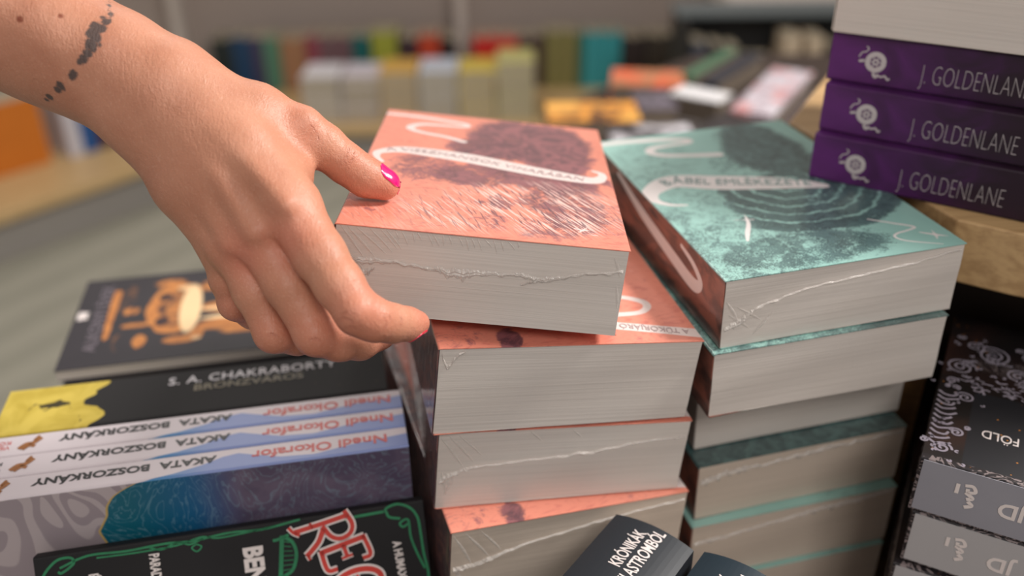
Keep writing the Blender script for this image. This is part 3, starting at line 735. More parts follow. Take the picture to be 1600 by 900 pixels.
def title(letters, M4, k_=1.0):
    for wz, mat, nm, z in ((.0022, INK_WHITE, 'title_outline', .0001), (.00125, RED, 'title_lettering', .00022)):
        o = strokes(nm, [(pts, wz * f) for pts, f in letters], mat, rc, M4 @ Matrix.Translation((0, 0, z)))
Rl = [([(-.001, -.001), (0, .012), (.001, .0285)], 1), ([(-.002, .0270), (.006, .0285), (.0105, .0260), (.0115, .0205), (.0085, .0160), (.0015, .0135)], .95), ([(.003, .0135), (.0085, .0090), (.0120, .0035), (.0135, .0005)], 1.05), ([(-.0045, -.0030), (-.001, -.0015), (.0015, .001)], .7), ([(.0130, .001), (.0160, .0015)], .6), ([(-.0025, .0080), (.001, .0085)], .5)]
El = [([(0, 0), (0, .0245)], 1.1), ([(-.001, .0240), (.0100, .0245), (.0110, .0200)], .9), ([(0, .0125), (.0065, .0125)], .85), ([(.0070, .0155), (.0070, .0095)], .6), ([(-.001, .0005), (.0100, .0005), (.0115, .0055)], .95)]
Cl = [([(.0130, .0195), (.0105, .0240), (.0050, .0250), (.0010, .0205), (-.0005, .0125), (.0010, .0050), (.0050, .0010), (.0105, .002), (.0135, .0065)], 1.2), ([(.0135, .0220), (.0125, .0165)], .6), ([(.0020, .0135), (.0050, .0120)], .6)]
title(Rl, recf(.1305, .0080, math.radians(14)))
title(El, recf(.1415, .0205, math.radians(13)))
title(Cl, recf(.1460, .0350, math.radians(8)))
text('author_lettering', 'BEN', 0.0135, INK_WHITE, rc, recf(.1025, .0115), width=0.019, bold=0.0006)
text('publisher_lettering', 'PARADISE', 0.0070, INK_WHITE, rc, recf(.0555, .0072), width=0.018, bold=0.0002)
text('publisher_lettering', 'ÉG', 0.0068, INK_WHITE, rc, recf(.0253, .0128), width=0.008, bold=0.0001)
text('tagline_lettering', 'A HUMAX KALAND', 0.0062, INK_WHITE, rc, recf(.1800, .0205, .06), width=0.040, bold=0.0002)

# lantern-cover hardbacks lying flat behind the row
def lantern_mat():
    M = Mat('dark_lantern_cover', 0.5, spec=0.3, coat=0.15, coat_rough=0.2); r, d, q, sp = M.attr('A')
    c = M.mix(M.noise(30, 4), lin(52, 48, 54), lin(38, 35, 40))
    n = M.noise(50, 4, dist=2.0)
    c = M.mix(M.step(M.math('ADD', r, M.math('MULTIPLY', n, 0.6)), 0.62, 0.95), c, M.mix(n, lin(150, 84, 44), lin(222, 150, 78)))
    c = M.mix(M.step(d, 0.3, 0.75), c, lin(243, 208, 160))
    c = M.mix(M.step(q, 0.5, 0.8), c, lin(58, 38, 40))
    M.color(c); return M.m
def lantern_art(X, Y, Z, t):
    # X from the front edge back? (cover axes: X = depth away from viewer, Y' = along the row measured from the right)
    a = 215 - Y; b = X                  # a: from left end, b: from the viewer edge
    a = np.asarray(a, float); b = np.asarray(b, float)
    ring = np.abs(sdf_path(a, b, smooth_path([(72, 48, 10), (70, 68, 15), (72, 90, 13)]))) - 3.0
    body = sdf_path(a, b, smooth_path([(72, 46, 10), (70, 68, 15), (72, 90, 13)]))
    r = np.clip(0.95 - np.maximum(ring, 0) / 3, 0, 1)
    r = np.maximum(r, np.where(body < 0, .55, 0))
    r = np.maximum(r, 1.0 - np.maximum(sdf_path(a, b, np.array([(26.5, 36, 1.2), (26, 104, 2.0)])), 0) / 1.5)
    r = np.maximum(r, blobs(a, b, [(51, 27, 5, 9, .9), (40, 72, 7, 6, .6), (80, 24, 13, 5, 1.0), (90, 30, 5, 9, .9), (64, 110, 14, 7, .6), (45, 50, 12, 4, .6), (36, 92, 6, 30, .4), (36, 30, 5, 20, .35), (110, 40, 22, 8, .9), (112, 66, 22, 9, .8), (125, 30, 20, 6, .8), (98, 100, 12, 10, .6), (160, 60, 30, 40, .4)]))
    d = blobs(a, b, [(83, 68, 8, 36, 1.0), (112, 64, 24, 2.6, .9), (112, 50, 24, 3.0, .8), (90, 24, 5, 3, .6), (78, 100, 9, 5, .6)])
    q = blobs(a, b, [(64, 52, 6, 8, .9), (63, 88, 6, 7, .9), (62, 70, 5, 9, .7)])
    top = Z > -.8
    return np.stack([r * top, d * top, q * top, 0 * X], 1)
LM = lantern_mat()
def flat_row(L, w, t, o, yaw, mat, art, pmat=PAGES, step=3):
    return paperback('hardcover_book', w, L, t, t, mat, pmat, art, step, RM(o, yaw))
lanyaw = math.radians(11.5)
# spine at the far side: mirror by turning 180 degrees about z then offset
def lying(o, yaw, L, w, t, mat, art, step):
    c_, s_ = math.cos(yaw), math.sin(yaw)
    M4 = RM(o, yaw) @ Matrix(((0, 1, 0, 0), (-1, 0, 0, 0), (0, 0, 1, 0), (0, 0, 0, 1)))
    # local x -> -Y(row), so shift to the far edge
    M4 = M4 @ Matrix.Translation((-w, 0, 0)); 
    return paperback('hardcover_book', w, L, t, t, mat, PAGES, art, step, M4)
def lantern_art2(X, Y, Z, t): return lantern_art(128 - X, 215 - Y, Z, t)
ln = lying((-.309, .517, -.356), lanyaw, .215, .128, .0085, LM, lantern_art2, 2.0)
tag(ln, 'black book with a glowing orange lantern cover lying topmost behind the standing row', 'book')
text('title_lettering', 'ALKONYI ÉVEK', 0.013, flat('faded_grey_print', lin(120, 110, 120), 0.5), ln, fr((0.108, 0.0225, 0.0002), (-1, 0, 0), (0, -1, 0)), width=0.095)
strokes('publisher_emblem', [([(0, 0), (.006, .001), (.011, .0)], .0036)], INK_WHITE, ln, fr((0.062, 0.0065, 0.0002), (-1, 0, 0), (0, -1, 0)))
DK = flat('black_book_cover', lin(36, 33, 36), 0.5, coat=0.1)
for k, (dx, dy, lab) in enumerate(((.002, -.004, 'dark book directly beneath the lantern-cover book'), (-.001, 0, 'third dark book under the lantern-cover book'), (.002, .001, 'lowest dark book of the pile under the lantern-cover book'))):
    hard_spine_book(-.306 + dx, .519 + dy, -.3648 - k * .0369, lanyaw, .205, .12, .0366, DK, lab, 'dark books under the lantern-cover book')

# ------------------------------------------------------------------ dark blue books at the bottom, spine up
NAVY = flat('midnight_blue_cover', lin(28, 34, 42), 0.55, coat=0.1, var=0.12, nscale=9, coat_rough=0.3)
NAVY2 = flat('deep_petrol_cover', lin(20, 40, 52), 0.55, coat=0.1, var=0.12, nscale=9, coat_rough=0.3)
def navy_book(far_l, yaw, L, t, z, wid, mat, label, lines, sag=.004):
    """spine up, spine runs toward the viewer from its far end; the spine is slightly rounded"""
    c_, s_ = math.cos(yaw), math.sin(yaw)
    root = empty(NM, mat4=Matrix.Translation((far_l[0], far_l[1], LZ(z))) @ Matrix.Rotation(yaw, 4, 'Z'))
    # local: x across the spine 0..t, y from -L..0, z 0 top
    n = 16; prof = []
    for i in range(n + 1):
        a = i / n; prof.append((a * t, -sag * (2 * a - 1) ** 2 * (1 if abs(2 * a - 1) < 1 else 1)))
    outer = [(0.0, -wid)] + prof + [(t, -wid)]
    inner = [(0.0006, -wid)] + [(min(max(x, .0006), t - .0006), zz - .0008) for x, zz in prof] + [(t - .0006, -wid)]
    V = []; k = len(outer)
    for P in (outer, inner):
        for y in (0, -L):
            for x, zz in P: V.append((x, y, zz))
    Fs = []
    for i in range(k - 1):
        Fs += [(i, i + 1, k + i + 1, k + i), (2 * k + i, 3 * k + i, 3 * k + i + 1, 2 * k + i + 1), (i, 2 * k + i, 2 * k + i + 1, i + 1), (k + i, k + i + 1, 3 * k + i + 1, 3 * k + i)]
    Fs += [(0, k, 3 * k, 2 * k), (k - 1, 3 * k - 1, 4 * k - 1, 2 * k - 1)]
    mesh_obj('cover', V, Fs, mat, root)
    boxes('page_block', [(.0008, t - .0008, -L + .001, -.001, -wid + .0005, -sag - .001)], PAGES, root)
    for s_txt, size, w_, x, y, b in lines:
        o = text('title_lettering', s_txt, size, INK_WHITE, root, fr((x, y, 0), (0, 1, 0), (-1, 0, 0)), width=w_, bold=b)
        for v_ in o.data.vertices: v_.co.z += .00025 - sag * (2 * (x - v_.co.y) / t - 1) ** 2
    tag(root, label, 'book', 'midnight blue books at the front')
    return root
navy_book((.0535, .3640), math.radians(-36), .20, .0445, -.3405, .135, NAVY, 'midnight blue book with silver title on its spine, left of the pair at the front',
          [('KRÓNIKÁK', .0092, .0275, .0215, -.0345, .00012), ('DÍBORKLASTROMBÓL', .0092, .058, .0300, -.0600, .00012)])
navy_book((.0945, .3365), math.radians(-36), .20, .0430, -.3400, .1355, NAVY2, 'midnight blue book at the front, right of the pair and mostly cut off',
          [('KRÓNIKÁK', .0092, .0275, .0200, -.0395, .00012), ('DÍBORKLASTROMBÓL', .0092, .058, .0285, -.0635, .00012)])

# ------------------------------------------------------------------ ornate books under the riser
def ornate_mat():
    M = Mat('black_silver_scroll_cover', 0.5, spec=0.35, coat=0.1, coat_rough=0.2); r, d, q, sp = M.attr('A')
    v = M.noise(30, 3, dist=4.5); b = M.math('FRACT', M.math('MULTIPLY', v, 7.0))
    sc = M.math('MULTIPLY', M.step(b, 0.50, 0.62), M.step(b, 0.98, 0.88))
    orn = M.mix(sc, lin(34, 29, 32), lin(128, 116, 116))
    dark = M.mix(M.step(M.noise(14, 3), 0.45, 0.75), lin(22, 19, 20), lin(56, 34, 28))
    c = M.mix(M.step(d, 0.35, 0.65), dark, orn)
    c = M.mix(M.step(r, 0.4, 0.6), c, lin(30, 31, 36))
    c = M.mix(M.math('MULTIPLY', M.step(M.vor(150), 0.10, 0.05), 0.7), c, lin(200, 130, 50))
    M.color(c); return M.m
ORN = ornate_mat()
def grad_grey():
    M = Mat('steel_grey_spine', 0.4, coat=0.25, coat_rough=0.3); M.color(M.mix(M.noise(16, 3), lin(158, 158, 166), lin(126, 126, 136))); return M.m
ORNP = Mat('ornate_sprayed_edges', 0.6); ORNP.color(ORNP.mix(ORNP.step(ORNP.noise(90, 3, dist=2.5), .45, .55), lin(44, 36, 34), lin(112, 98, 92))); ORNP = ORNP.m
GRS = grad_grey(); GRS2 = flat('silver_grey_spine', lin(176, 174, 176), 0.4, coat=0.2, var=0.05, nscale=14)
def orn_book(o, yaw, L, w, t, spine, label, k):
    root = hard_spine_book(o[0], o[1], o[2], yaw, L, w, t, ORN, label, 'ornate books under the riser', None, ORNP)
    cov = root.children[0]; me = cov.data; n = len(me.vertices)
    V = np.array([v.co[:] for v in me.vertices]) * 1000
    A = np.zeros((n, 4)); x, y = V[:, 0], V[:, 1]; u = L * 1000 - y
    A[:, 1] = blobs(u, x, [(60, 100, 60, 14, .5)])
    A[:, 0] = np.where((u > 17) & (x > 3) & (x < 70), 1, 0); A[:, 0] = np.where(x < 1.6, 0, A[:, 0]); A[:, 1] = np.where((x < 1.6) | (V[:, 2] < -1.5), 1, A[:, 1])
    me.attributes['A'].data.foreach_set('color', A.astype(np.float32).ravel())
    sp = boxes('spine_panel', [(-.0004, .0006, .001, L - .0015, -t + .0022, -.0010)], spine, root)
    if k == 0:
        rn = random.Random(5); LL = []
        P_ = lambda a, b: (b / 1000, (L_ - a) / 1000); L_ = 215
        def spiral(a, b, r, turns, ph, w, sgn=1):
            pts = []
            for i_ in range(int(turns * 12) + 1):
                t_ = i_ / 12 * 2 * math.pi; rr = r * (1 - i_ / (turns * 12 + 1)) + .25
                pts.append(P_(a + rr * math.cos(ph + sgn * t_), b + rr * math.sin(ph + sgn * t_)))
            LL.append((pts, w))
        for a, b, r, tn, ph, w, sg in ((9, 92, 8, 2.2, 0, .0009, 1), (24, 112, 9, 2.4, 2, .0009, -1), (38, 96, 6, 2, 1, .0009, 1), (14, 62, 4.5, 1.8, 3, .0008, -1), (8, 12, 4.5, 1.8, 0, .0010, 1),
                                       (13, 28, 3.2, 1.6, 2, .0009, -1), (56, 98, 7, 2, 0, .0009, -1), (72, 92, 6, 2, 3, .0009, 1), (90, 100, 7, 2, 1, .0009, 1), (14, 118, 5, 1.8, 5, .0008, 1), (44, 118, 5, 1.8, 2, .0008, 1), (6, 76, 3, 1.5, 0, .0008, 1)):
            spiral(a, b, r, tn, ph, w, sg); spiral(a + rn.uniform(-9, 9), b + rn.uniform(-9, 9), r * .45, 1.6, ph + 2, w * .8, -sg)
            for q_ in range(5): spiral(a + rn.uniform(-11, 11), b + rn.uniform(-10, 10), .9, .8, q_, w * .8, sg)
        for i_ in range(11):      # feather stripes of the wing
            b0 = 12 + i_ * 4.6
            LL.append(([P_(.8, b0 + 5), P_(4, b0 + 2.5), P_(8, b0 + 2.6 + (i_ % 2)), P_(11.5 - (i_ % 3), b0 + 5.5)], .0011))
        for i_ in range(70):      # filigree band
            a0, b0 = rn.uniform(5, 100), rn.gauss(80, 4.5) + 0.05 * 0
            LL.append(([P_(a0, b0), P_(a0 + rn.uniform(1, 3), b0 + rn.uniform(-2, 2)), P_(a0 + rn.uniform(3, 6), b0 + rn.uniform(-2.5, 2.5))], rn.uniform(.0005, .0011)))
        LL = [(p_, w_ * .62) for p_, w_ in LL]
        strokes('scroll_print', LL, flat('lilac_silver_print', lin(166, 158, 172), 0.4, var=.2, nscale=300), root, Matrix.Translation((0, 0, .00012)))
    Fm = lambda u, v, f=1: fr((-.0006, L - u, -v), (0, -f, 0), (0, 0, f))
    lg = [([(0, .012), (.0035, .0125), (.005, .0095), (.002, .0085), (.0015, .0105)], .0009), ([(.001, .008), (.0045, .0055), (.002, .004)], .0010), ([(.003, .003), (.005, .001), (.002, -.001)], .0010), ([(-.003, .012), (-.003, .006)], .0009)]
    strokes('publisher_emblem', lg, INK_WHITE, root, Fm(.022, .021))
    text('title_lettering', 'JD', .012, INK_WHITE, root, fr((-.0006, L - .0500, -.0130), (0, 1, 0), (0, 0, -1)), bold=.0003)
    return root
OY = -.50
OB = []
OB.append(orn_book((.2005, .3550, -.3000), OY, .215, .15, .0342, GRS, 'topmost ornate book under the riser, silver scrolls on black cover, steel grey spine', 0))
OB.append(orn_book((.2030, .3540, -.3345), OY, .215, .15, .0342, GRS2, 'second ornate book under the riser with pale silver-grey spine', 1))
OB.append(orn_book((.1990, .3520, -.3690), OY + .03, .215, .15, .0342, GRS2, 'third ornate book under the riser, only its spine top edge in view', 1))
for k, dx in ((3, -.001), (4, .002)):
    OB.append(orn_book((.1990 + dx, .3520, -.3690 - (k - 2) * .0345), OY + .02, .215, .15, .0342 if k == 3 else .0340, GRS2, ('fourth' if k == 3 else 'lowest') + ' ornate book of the pile under the riser', 1))
o = text('title_lettering', 'FÖLD', .0098, INK_WHITE, OB[0], fr((.026, .215 - .050, .0002), (0, 1, 0), (-1, 0, 0)), width=.0170)
o.matrix_local = fr((.036, .215 - .066, .0002), (0, 1, 0), (1, 0, 0)) if False else fr((.0365, .215 - .0415, .0002), (0, 1, 0), (-1, 0, 0))

# ------------------------------------------------------------------ background books
def small_book(name, w, d, h, cmat, pmat, up=False):
    """box-like book: spine faces -y when standing (up) else page edges face -y lying flat; origin at base front left"""
    root = empty(name)
    c = .002
    if up:      # standing, spine to the viewer: w = thickness
        boxes('cover', [(0, c, 0, d, 0, h), (w - c, w, 0, d, 0, h), (c, w - c, 0, c, 0, h)], cmat, root)
        boxes('page_block', [(c, w - c, c, d - .003, .003, h - .003)], pmat, root)
    else:
        boxes('cover', [(0, w, 0, d, 0, c), (0, w, 0, d, h - c, h), (0, c, 0, d, c, h - c)], cmat, root)
        boxes('page_block', [(c, w - .003, .001, d - .001, c, h - c)], pmat, root)
    return root
def col(n, r, g, b): return flat(n, lin(r, g, b), 0.5, var=0.08, nscale=25)
BGP = flat('cream_page_edges', lin(176, 164, 142), 0.7, var=0.08, nscale=12)
runs = [(340, 372, (34, 44, 44), 'black-green', .225), (372, 402, (26, 62, 96), 'navy blue', .235), (402, 420, (66, 56, 84), 'dusk violet', .23), (420, 445, (84, 128, 104), 'sage green', .23),
        (447, 484, (160, 116, 84), 'tan brown', .225), (486, 506, (140, 62, 78), 'wine red', .235), (506, 556, (112, 84, 90), 'dusty mauve', .235), (558, 584, (22, 98, 98), 'petrol', .235), (588, 626, (160, 164, 60), 'lime green', .25),
        (628, 658, (64, 44, 52), 'dark plum', .225), (660, 692, (196, 72, 44), 'orange red', .235), (694, 716, (42, 34, 36), 'black', .22),
        (744, 812, (208, 44, 38), 'bright red', .225), (814, 852, (60, 36, 42), 'maroon', .225), (855, 904, (128, 122, 72), 'olive', .245), (905, 914, (40, 96, 74), 'dark green', .235),
        (915, 972, (50, 150, 158), 'turquoise', .24), (975, 1010, (42, 32, 34), 'brown black', .22), (1012, 1052, (56, 50, 44), 'charcoal', .225)]
px2x = lambda px, y=4.0: (px - 800) * (y * .869 + 1.15 * .495) / 1452
ords = ['leftmost', 'second', 'third', 'fourth', 'fifth', 'sixth']
for a, b, c3, nm, h in runs:
    mt = col('cover_' + nm.replace(' ', '_').replace('-', '_'), *c3)
    x0, x1 = px2x(a), px2x(b); n = max(1, round((x1 - x0) / .034)); w = (x1 - x0) / n
    for i in range(n):
        o = small_book('shelf_book', w - .001, .155, h - .006 * (i % 2), mt, BGP, True); o.location = (x0 + i * w, 3.98 + .004 * (i % 3), .1908)
        tag(o, ('%s spine on the far bottom shelf' % nm) if n == 1 else '%s of the %d %s spines on the far bottom shelf' % (ords[i], n, nm), 'book', 'upright books on the far bottom shelf')
# piles of pale books on the shelf, page edges out
tops = [((226, 222, 226), 'white'), ((214, 206, 214), 'lilac white'), ((220, 174, 90), 'amber and white'), ((206, 212, 224), 'pale blue'), ((222, 196, 92), 'yellow'), ((206, 200, 132), 'pale lime')]
xs = px2x(484, 3.66); PXW = .148
pile_proto = None
for i, (c3, nm) in enumerate(tops):
    hh = [.185, .185, .2, .2, .2, .235][i]; n = 6 if i < 5 else 7; bh = hh / n
    x = xs + i * .153
    mt = col('pile_top_' + nm.replace(' ', '_'), *c3)
    proto = small_book('pile_book', PXW, .2, bh - .0004, mt, BGP)
    for k in range(n):
        o = proto if k == 0 else copy_tree(proto)
        o.location = (x + random.uniform(-.003, .003), 3.56 + random.uniform(-.004, .004), .1908 + k * bh)
        tag(o, ('topmost book of the %s pile on the far shelf' if k == n - 1 else ['lowest', 'second lowest', 'third lowest', 'fourth lowest', 'fifth lowest', 'sixth lowest'][k] + ' book of the %s pile on the far shelf') % nm, 'book', 'piles of pale books on the far shelf')
# books on the angled low shelf, left
def on_low(s_, d_, z=.19):
    a = math.radians(51.2); return (-1.02 + s_ * math.cos(a) - d_ * math.sin(a), 3.5 + s_ * math.sin(a) + d_ * math.cos(a), z)
low = [(-.88, .30, .22, .16, .125, (206, 116, 30), 'orange'), (-.88, .30, .22, .16, .125, (206, 116, 30), 'orange'), (-1.12, .30, .22, .16, .11, (186, 100, 30), 'amber'), (-1.12, .30, .22, .16, .09, (190, 104, 36), 'amber'),
       (-.60, .27, .05, .16, .20, (206, 204, 214), 'white'), (-.54, .27, .045, .16, .17, (34, 92, 160), 'blue'), (-.48, .27, .045, .16, .20, (84, 48, 52), 'maroon'), (-.42, .27, .05, .16, .19, (150, 138, 140), 'grey'), (-.36, .27, .06, .16, .18, (46, 42, 46), 'black'), (-.29, .27, .05, .16, .20, (100, 92, 88), 'stone grey')]
seen = {}
for s_, d_, w, dd, h, c3, nm in low:
    mt = col('low_' + nm.replace(' ', '_'), *c3); z = .1908 + (.0005 if seen.get((s_, d_)) else 0) + seen.get((s_, d_), 0)
    o = small_book('shelf_book', w, dd, h, mt, BGP, True)
    o.location = on_low(s_, d_, z); o.rotation_euler = (0, 0, math.radians(51.2))
    lab = ('upper ' if seen.get((s_, d_)) else 'lower ') + nm + ' boxed book on the low shelf at the left' if w > .1 else nm + ' book standing on the low shelf at the left'
    tag(o, lab, 'book', 'books on the low shelf'); seen[(s_, d_)] = seen.get((s_, d_), 0) + h

# second display table with spread books, middle distance right
T2Z = LZ(-.50)
t2b = empty('display_table', (0, 0, 0))
prism('table_top', [(.045, 1.18), (1.30, 1.18), (1.30, 1.78), (.36, 1.78), (.17, 1.585), (.055, 1.45)], T2Z - .04, T2Z, flat('dark_brown_table', lin(58, 46, 40), 0.5), t2b, .003)
for x, y in ((.12, 1.25), (1.24, 1.25), (.42, 1.72), (1.24, 1.72)): boxes('leg', [(x - .03, x + .03, y - .03, y + .03, 0, T2Z - .04)], TAB, t2b)
tag(t2b, 'dark table behind the stacks spread with magazines and flat books', 'table')
def mottled(n, c1, c2, sc=40, c3=None):
    M = Mat(n, 0.35, coat=0.3); k = M.noise(sc, 3, dist=1.5); c = M.mix(M.step(k, 0.42, 0.58), lin(*c1), lin(*c2))
    if c3: c = M.mix(M.step(M.noise(sc * .6, 2), 0.56, 0.62), c, lin(*c3))
    M.color(c); return M.m
DKP = flat('dark_page_edges', lin(112, 100, 88), 0.7)  # darker page tone for the flat books
spread = [  # x, y, yaw, w, d, h, mat, label
 (.055, 1.312, .0, .138, .088, .034, mottled('amber_cover', (232, 158, 66), (90, 58, 40), 22, (240, 176, 84)), 'glowing amber cover book lying at the left end of the far table'),
 (.163, 1.478, -.14, .120, .095, .036, mottled('red_tan_cover', (170, 120, 84), (214, 100, 62), 20), 'red and tan book lying behind the amber one'),
 (.1975, 1.362, .06, .060, .088, .034, mottled('lavender_black_cover', (120, 112, 124), (50, 46, 54), 60), 'lavender and black patterned book on the far table'),
 (.146, 1.200, .06, .120, .095, .032, mottled('zebra_cover', (206, 202, 208), (50, 46, 50), 15), 'black and white striped book at the front of the far table'),
 (.250, 1.420, -.60, .085, .052, .040, flat('bright_white_cover', lin(226, 224, 226), 0.5), 'plain white book lying in the middle of the far table'),
 (.305, 1.512, .96, .190, .024, .038, flat('forest_green_cover', lin(76, 110, 84), 0.5), 'dark green book lying diagonally on the far table'),
 (.3385, 1.474, .96, .200, .032, .038, flat('black_slate_cover', lin(46, 46, 54), 0.5), 'black book lying diagonally beside the green one'),
 (.392, 1.325, 1.06, .250, .068, .034, mottled('speckled_white_cover', (214, 208, 216), (170, 150, 160), 45, (210, 150, 150)), 'speckled white magazine on the right of the far table'),
 (.295, 1.215, .75, .125, .080, .030, mottled('black_paint_cover', (40, 38, 40), (70, 64, 66), 25), 'black book lying between the striped one and the speckled magazine'),
]
for x, y, yw, w, d, h, mt, lab in spread:
    o = small_book('flat_book', w, d, h, mt, DKP); o.location = (x, y, T2Z + .0005); o.rotation_euler = (0, 0, yw); tag(o, lab, 'book', 'flat books on the far table')
bx = empty('display_case', (0, 0, 0))
BLKM = flat('black_case_paint', lin(34, 33, 33), 0.6); CZ0 = .42
boxes('case_base', [(.60, 1.50, 3.14, 3.46, 0, CZ0)], BLKM, bx, .003)
boxes('case_body', [(.60, 1.50, 3.44, 3.46, CZ0, CZ0 + .235), (.60, .615, 3.16, 3.44, CZ0, CZ0 + .235), (1.485, 1.50, 3.16, 3.44, CZ0, CZ0 + .235)], BLKM, bx)
boxes('case_top', [(.59, 1.51, 3.30, 3.47, CZ0 + .236, CZ0 + .250)], flat('grey_blue_case_top', lin(112, 120, 122), 0.5), bx)
tag(bx, 'black open display case beyond the far table', 'display case')
for i, (x, h, w, c3, nm) in enumerate(((.635, .17, .045, (70, 76, 92), 'slate'), (.70, .16, .04, (44, 44, 50), 'ink black'), (.755, .15, .045, (34, 34, 36), 'coal black'), (.835, .105, .085, (206, 182, 156), 'short beige'), (.955, .190, .050, (206, 186, 160), 'tall beige'),
                                       (1.035, .185, .050, (206, 186, 160), 'cream'), (1.12, .15, .04, (60, 54, 52), 'umber'), (1.17, .16, .05, (40, 38, 40), 'jet black'))):
    o = small_book('case_book', w, .14, h, col('case_' + nm.replace(' ', '_'), *c3), BGP, True); o.location = (x, 3.20, CZ0 + .0008)
    tag(o, '%s book standing in the black display case' % nm, 'book', 'books in the black display case')
ws = empty('wall_shelf', (0, 0, 0))
boxes('shelf_board', [(.82, 2.2, 3.52, 3.9, CZ - .845, CZ - .785)], WHITE, ws, .003)
for x in (.86, 2.1): boxes('upright', [(x, x + .04, 3.84, 3.88, .1915, CZ - .846)], WHITE, ws)
tag(ws, 'white shelf beyond the display case at upper right', 'shelf')

# ------------------------------------------------------------------ the hand
def P3(px, py, d): 
    D = F_ + (px - 800) / FPX * R_ - (py - 450) / FPX * U_
    return D * d + np.array([0, 0, CZ])
def J(px, py, d, r): return np.r_[P3(px, py, d), r / 1000.0]
class SDF:
    """signed distance of tapered capsules on a grid or on points"""
def cone(Pt, a, b):
    d = b[:3] - a[:3]; L = max(float(d @ d), 1e-12)
    t = np.clip(((Pt - a[:3]) @ d) / L, 0, 1)
    return np.linalg.norm(Pt - a[:3] - t[..., None] * d, axis=-1) - (a[3] + (b[3] - a[3]) * t)
def smin(a, b, k):
    h = np.clip(0.5 + 0.5 * (b - a) / k, 0, 1)
    return b + (a - b) * h - k * h * (1 - h)
def chain(Pt, pts, k=.004):
    D = None
    for a, b in zip(pts[:-1], pts[1:]):
        c = cone(Pt, a, b); D = c if D is None else smin(D, c, k)
    return D
fingers = dict(
 index=[J(452, 322, .4060, 13.2), J(500, 400, .3985, 11.2), J(530, 445, .3945, 10.3), J(560, 488, .3930, 9.7), J(585, 500, .3965, 9.0), J(612, 505, .4040, 8.2), J(636, 506, .4120, 7.2), J(652, 505, .4165, 5.6)],
 middle=[J(404, 362, .4120, 12.6), J(450, 445, .4090, 10.2), J(494, 522, .4110, 9.4), J(530, 532, .4200, 9.0), J(562, 533, .4310, 8.4), J(594, 524, .4440, 7.2)],
 ring=[J(368, 380, .4190, 11.6), J(398, 455, .4190, 9.4), J(428, 520, .4220, 8.7), J(465, 526, .4330, 8.2), J(505, 522, .4480, 7.2), J(535, 512, .4600, 6.3)],
 pinky=[J(350, 385, .4260, 10.6), J(357, 435, .4300, 8.4), J(368, 474, .4360, 7.6), J(395, 490, .4470, 7.0), J(425, 492, .4590, 6.3), J(450, 488, .4680, 5.6)],
 thumb=[J(330, 165, .4260, 17.0), J(400, 183, .4290, 15.0), J(466, 208, .4330, 12.0), J(505, 228, .4350, 9.8), J(541, 256, .4385, 8.9), J(572, 277, .4420, 8.7), J(600, 288, .4440, 7.6)])
palm = [  # metacarpals and muscle
 [J(290, 150, .4240, 17.5), J(380, 235, .4150, 15.5), J(452, 322, .4060, 13.2)],
 [J(270, 168, .4240, 18.0), J(345, 270, .4170, 16.0), J(404, 362, .4120, 12.6)],
 [J(250, 183, .4270, 17.5), J(310, 285, .4220, 15.0), J(368, 380, .4190, 11.6)],
 [J(232, 190, .4310, 17.0), J(290, 290, .4300, 14.0), J(350, 385, .4260, 10.6)],
 [J(395, 225, .4300, 14.0), J(452, 275, .4220, 11.0)],
 [J(330, 200, .4420, 16.0), J(400, 290, .4400, 14.0), J(430, 340, .4300, 12.0)],
 [J(270, 220, .4450, 15.0), J(330, 320, .4430, 13.0), J(375, 385, .4320, 10.0)]]
arm = [
 [J(258, 122, .4240, 18.6), J(186, 88, .4230, 18.8), J(98, 52, .4220, 21.5), J(-60, -18, .4160, 26.5), J(-500, -230, .3950, 35.0), J(-900, -420, .3800, 40.0)],
 [J(218, 160, .4290, 19.0), J(158, 118, .4310, 20.0), J(70, 78, .4320, 22.5), J(-90, 15, .4300, 26.5), J(-520, -150, .4150, 34.0), J(-900, -330, .4000, 38.0)],
 [J(250, 150, .4350, 18.0), J(150, 100, .4400, 20.0), J(-60, 0, .4400, 26.0), J(-520, -190, .4300, 34.0)]]
tendons = [
 [J(300, 170, .4110, 2.6), J(380, 245, .4015, 2.4), J(448, 322, .3925, 4.6)],
 [J(280, 195, .4110, 2.4), J(345, 280, .4030, 2.4), J(400, 362, .3990, 4.8)],
 [J(268, 215, .4150, 2.2), J(318, 300, .4100, 2.2), J(362, 380, .4065, 4.2)],
 [J(250, 235, .4200, 1.8), J(298, 310, .4185, 2.0), J(342, 385, .4150, 3.8)]]
bumps = [J(556, 488, .3870, 4.0), J(490, 522, .4050, 3.6), J(424, 518, .4160, 3.4), J(366, 474, .4310, 3.0), J(478, 192, .4280, 6.0), J(540, 246, .4340, 4.0), J(235, 205, .4190, 9.0)]
def hand_sdf(Pt):
    body = None
    for ch in palm:
        c = chain(Pt, ch, .006); body = c if body is None else smin(body, c, .009)
    a = None
    for ch in arm:
        c = chain(Pt, ch, .01); a = c if a is None else smin(a, c, .016)
    body = smin(body, a, .016)
    for ch in tendons: body = smin(body, chain(Pt, ch, .003), .0055)
    body = smin(body, chain(Pt, fingers['thumb'], .005), .009)
    fs = None
    for nm in ('index', 'middle', 'ring', 'pinky'):
        c = chain(Pt, fingers[nm][0:], .0035)
        fs = c if fs is None else smin(fs, c, .0012)
    body = smin(body, fs, .005)
    for b in bumps:
        body = smin(body, np.linalg.norm(Pt - b[:3], axis=-1) - b[3], .005)
    return body
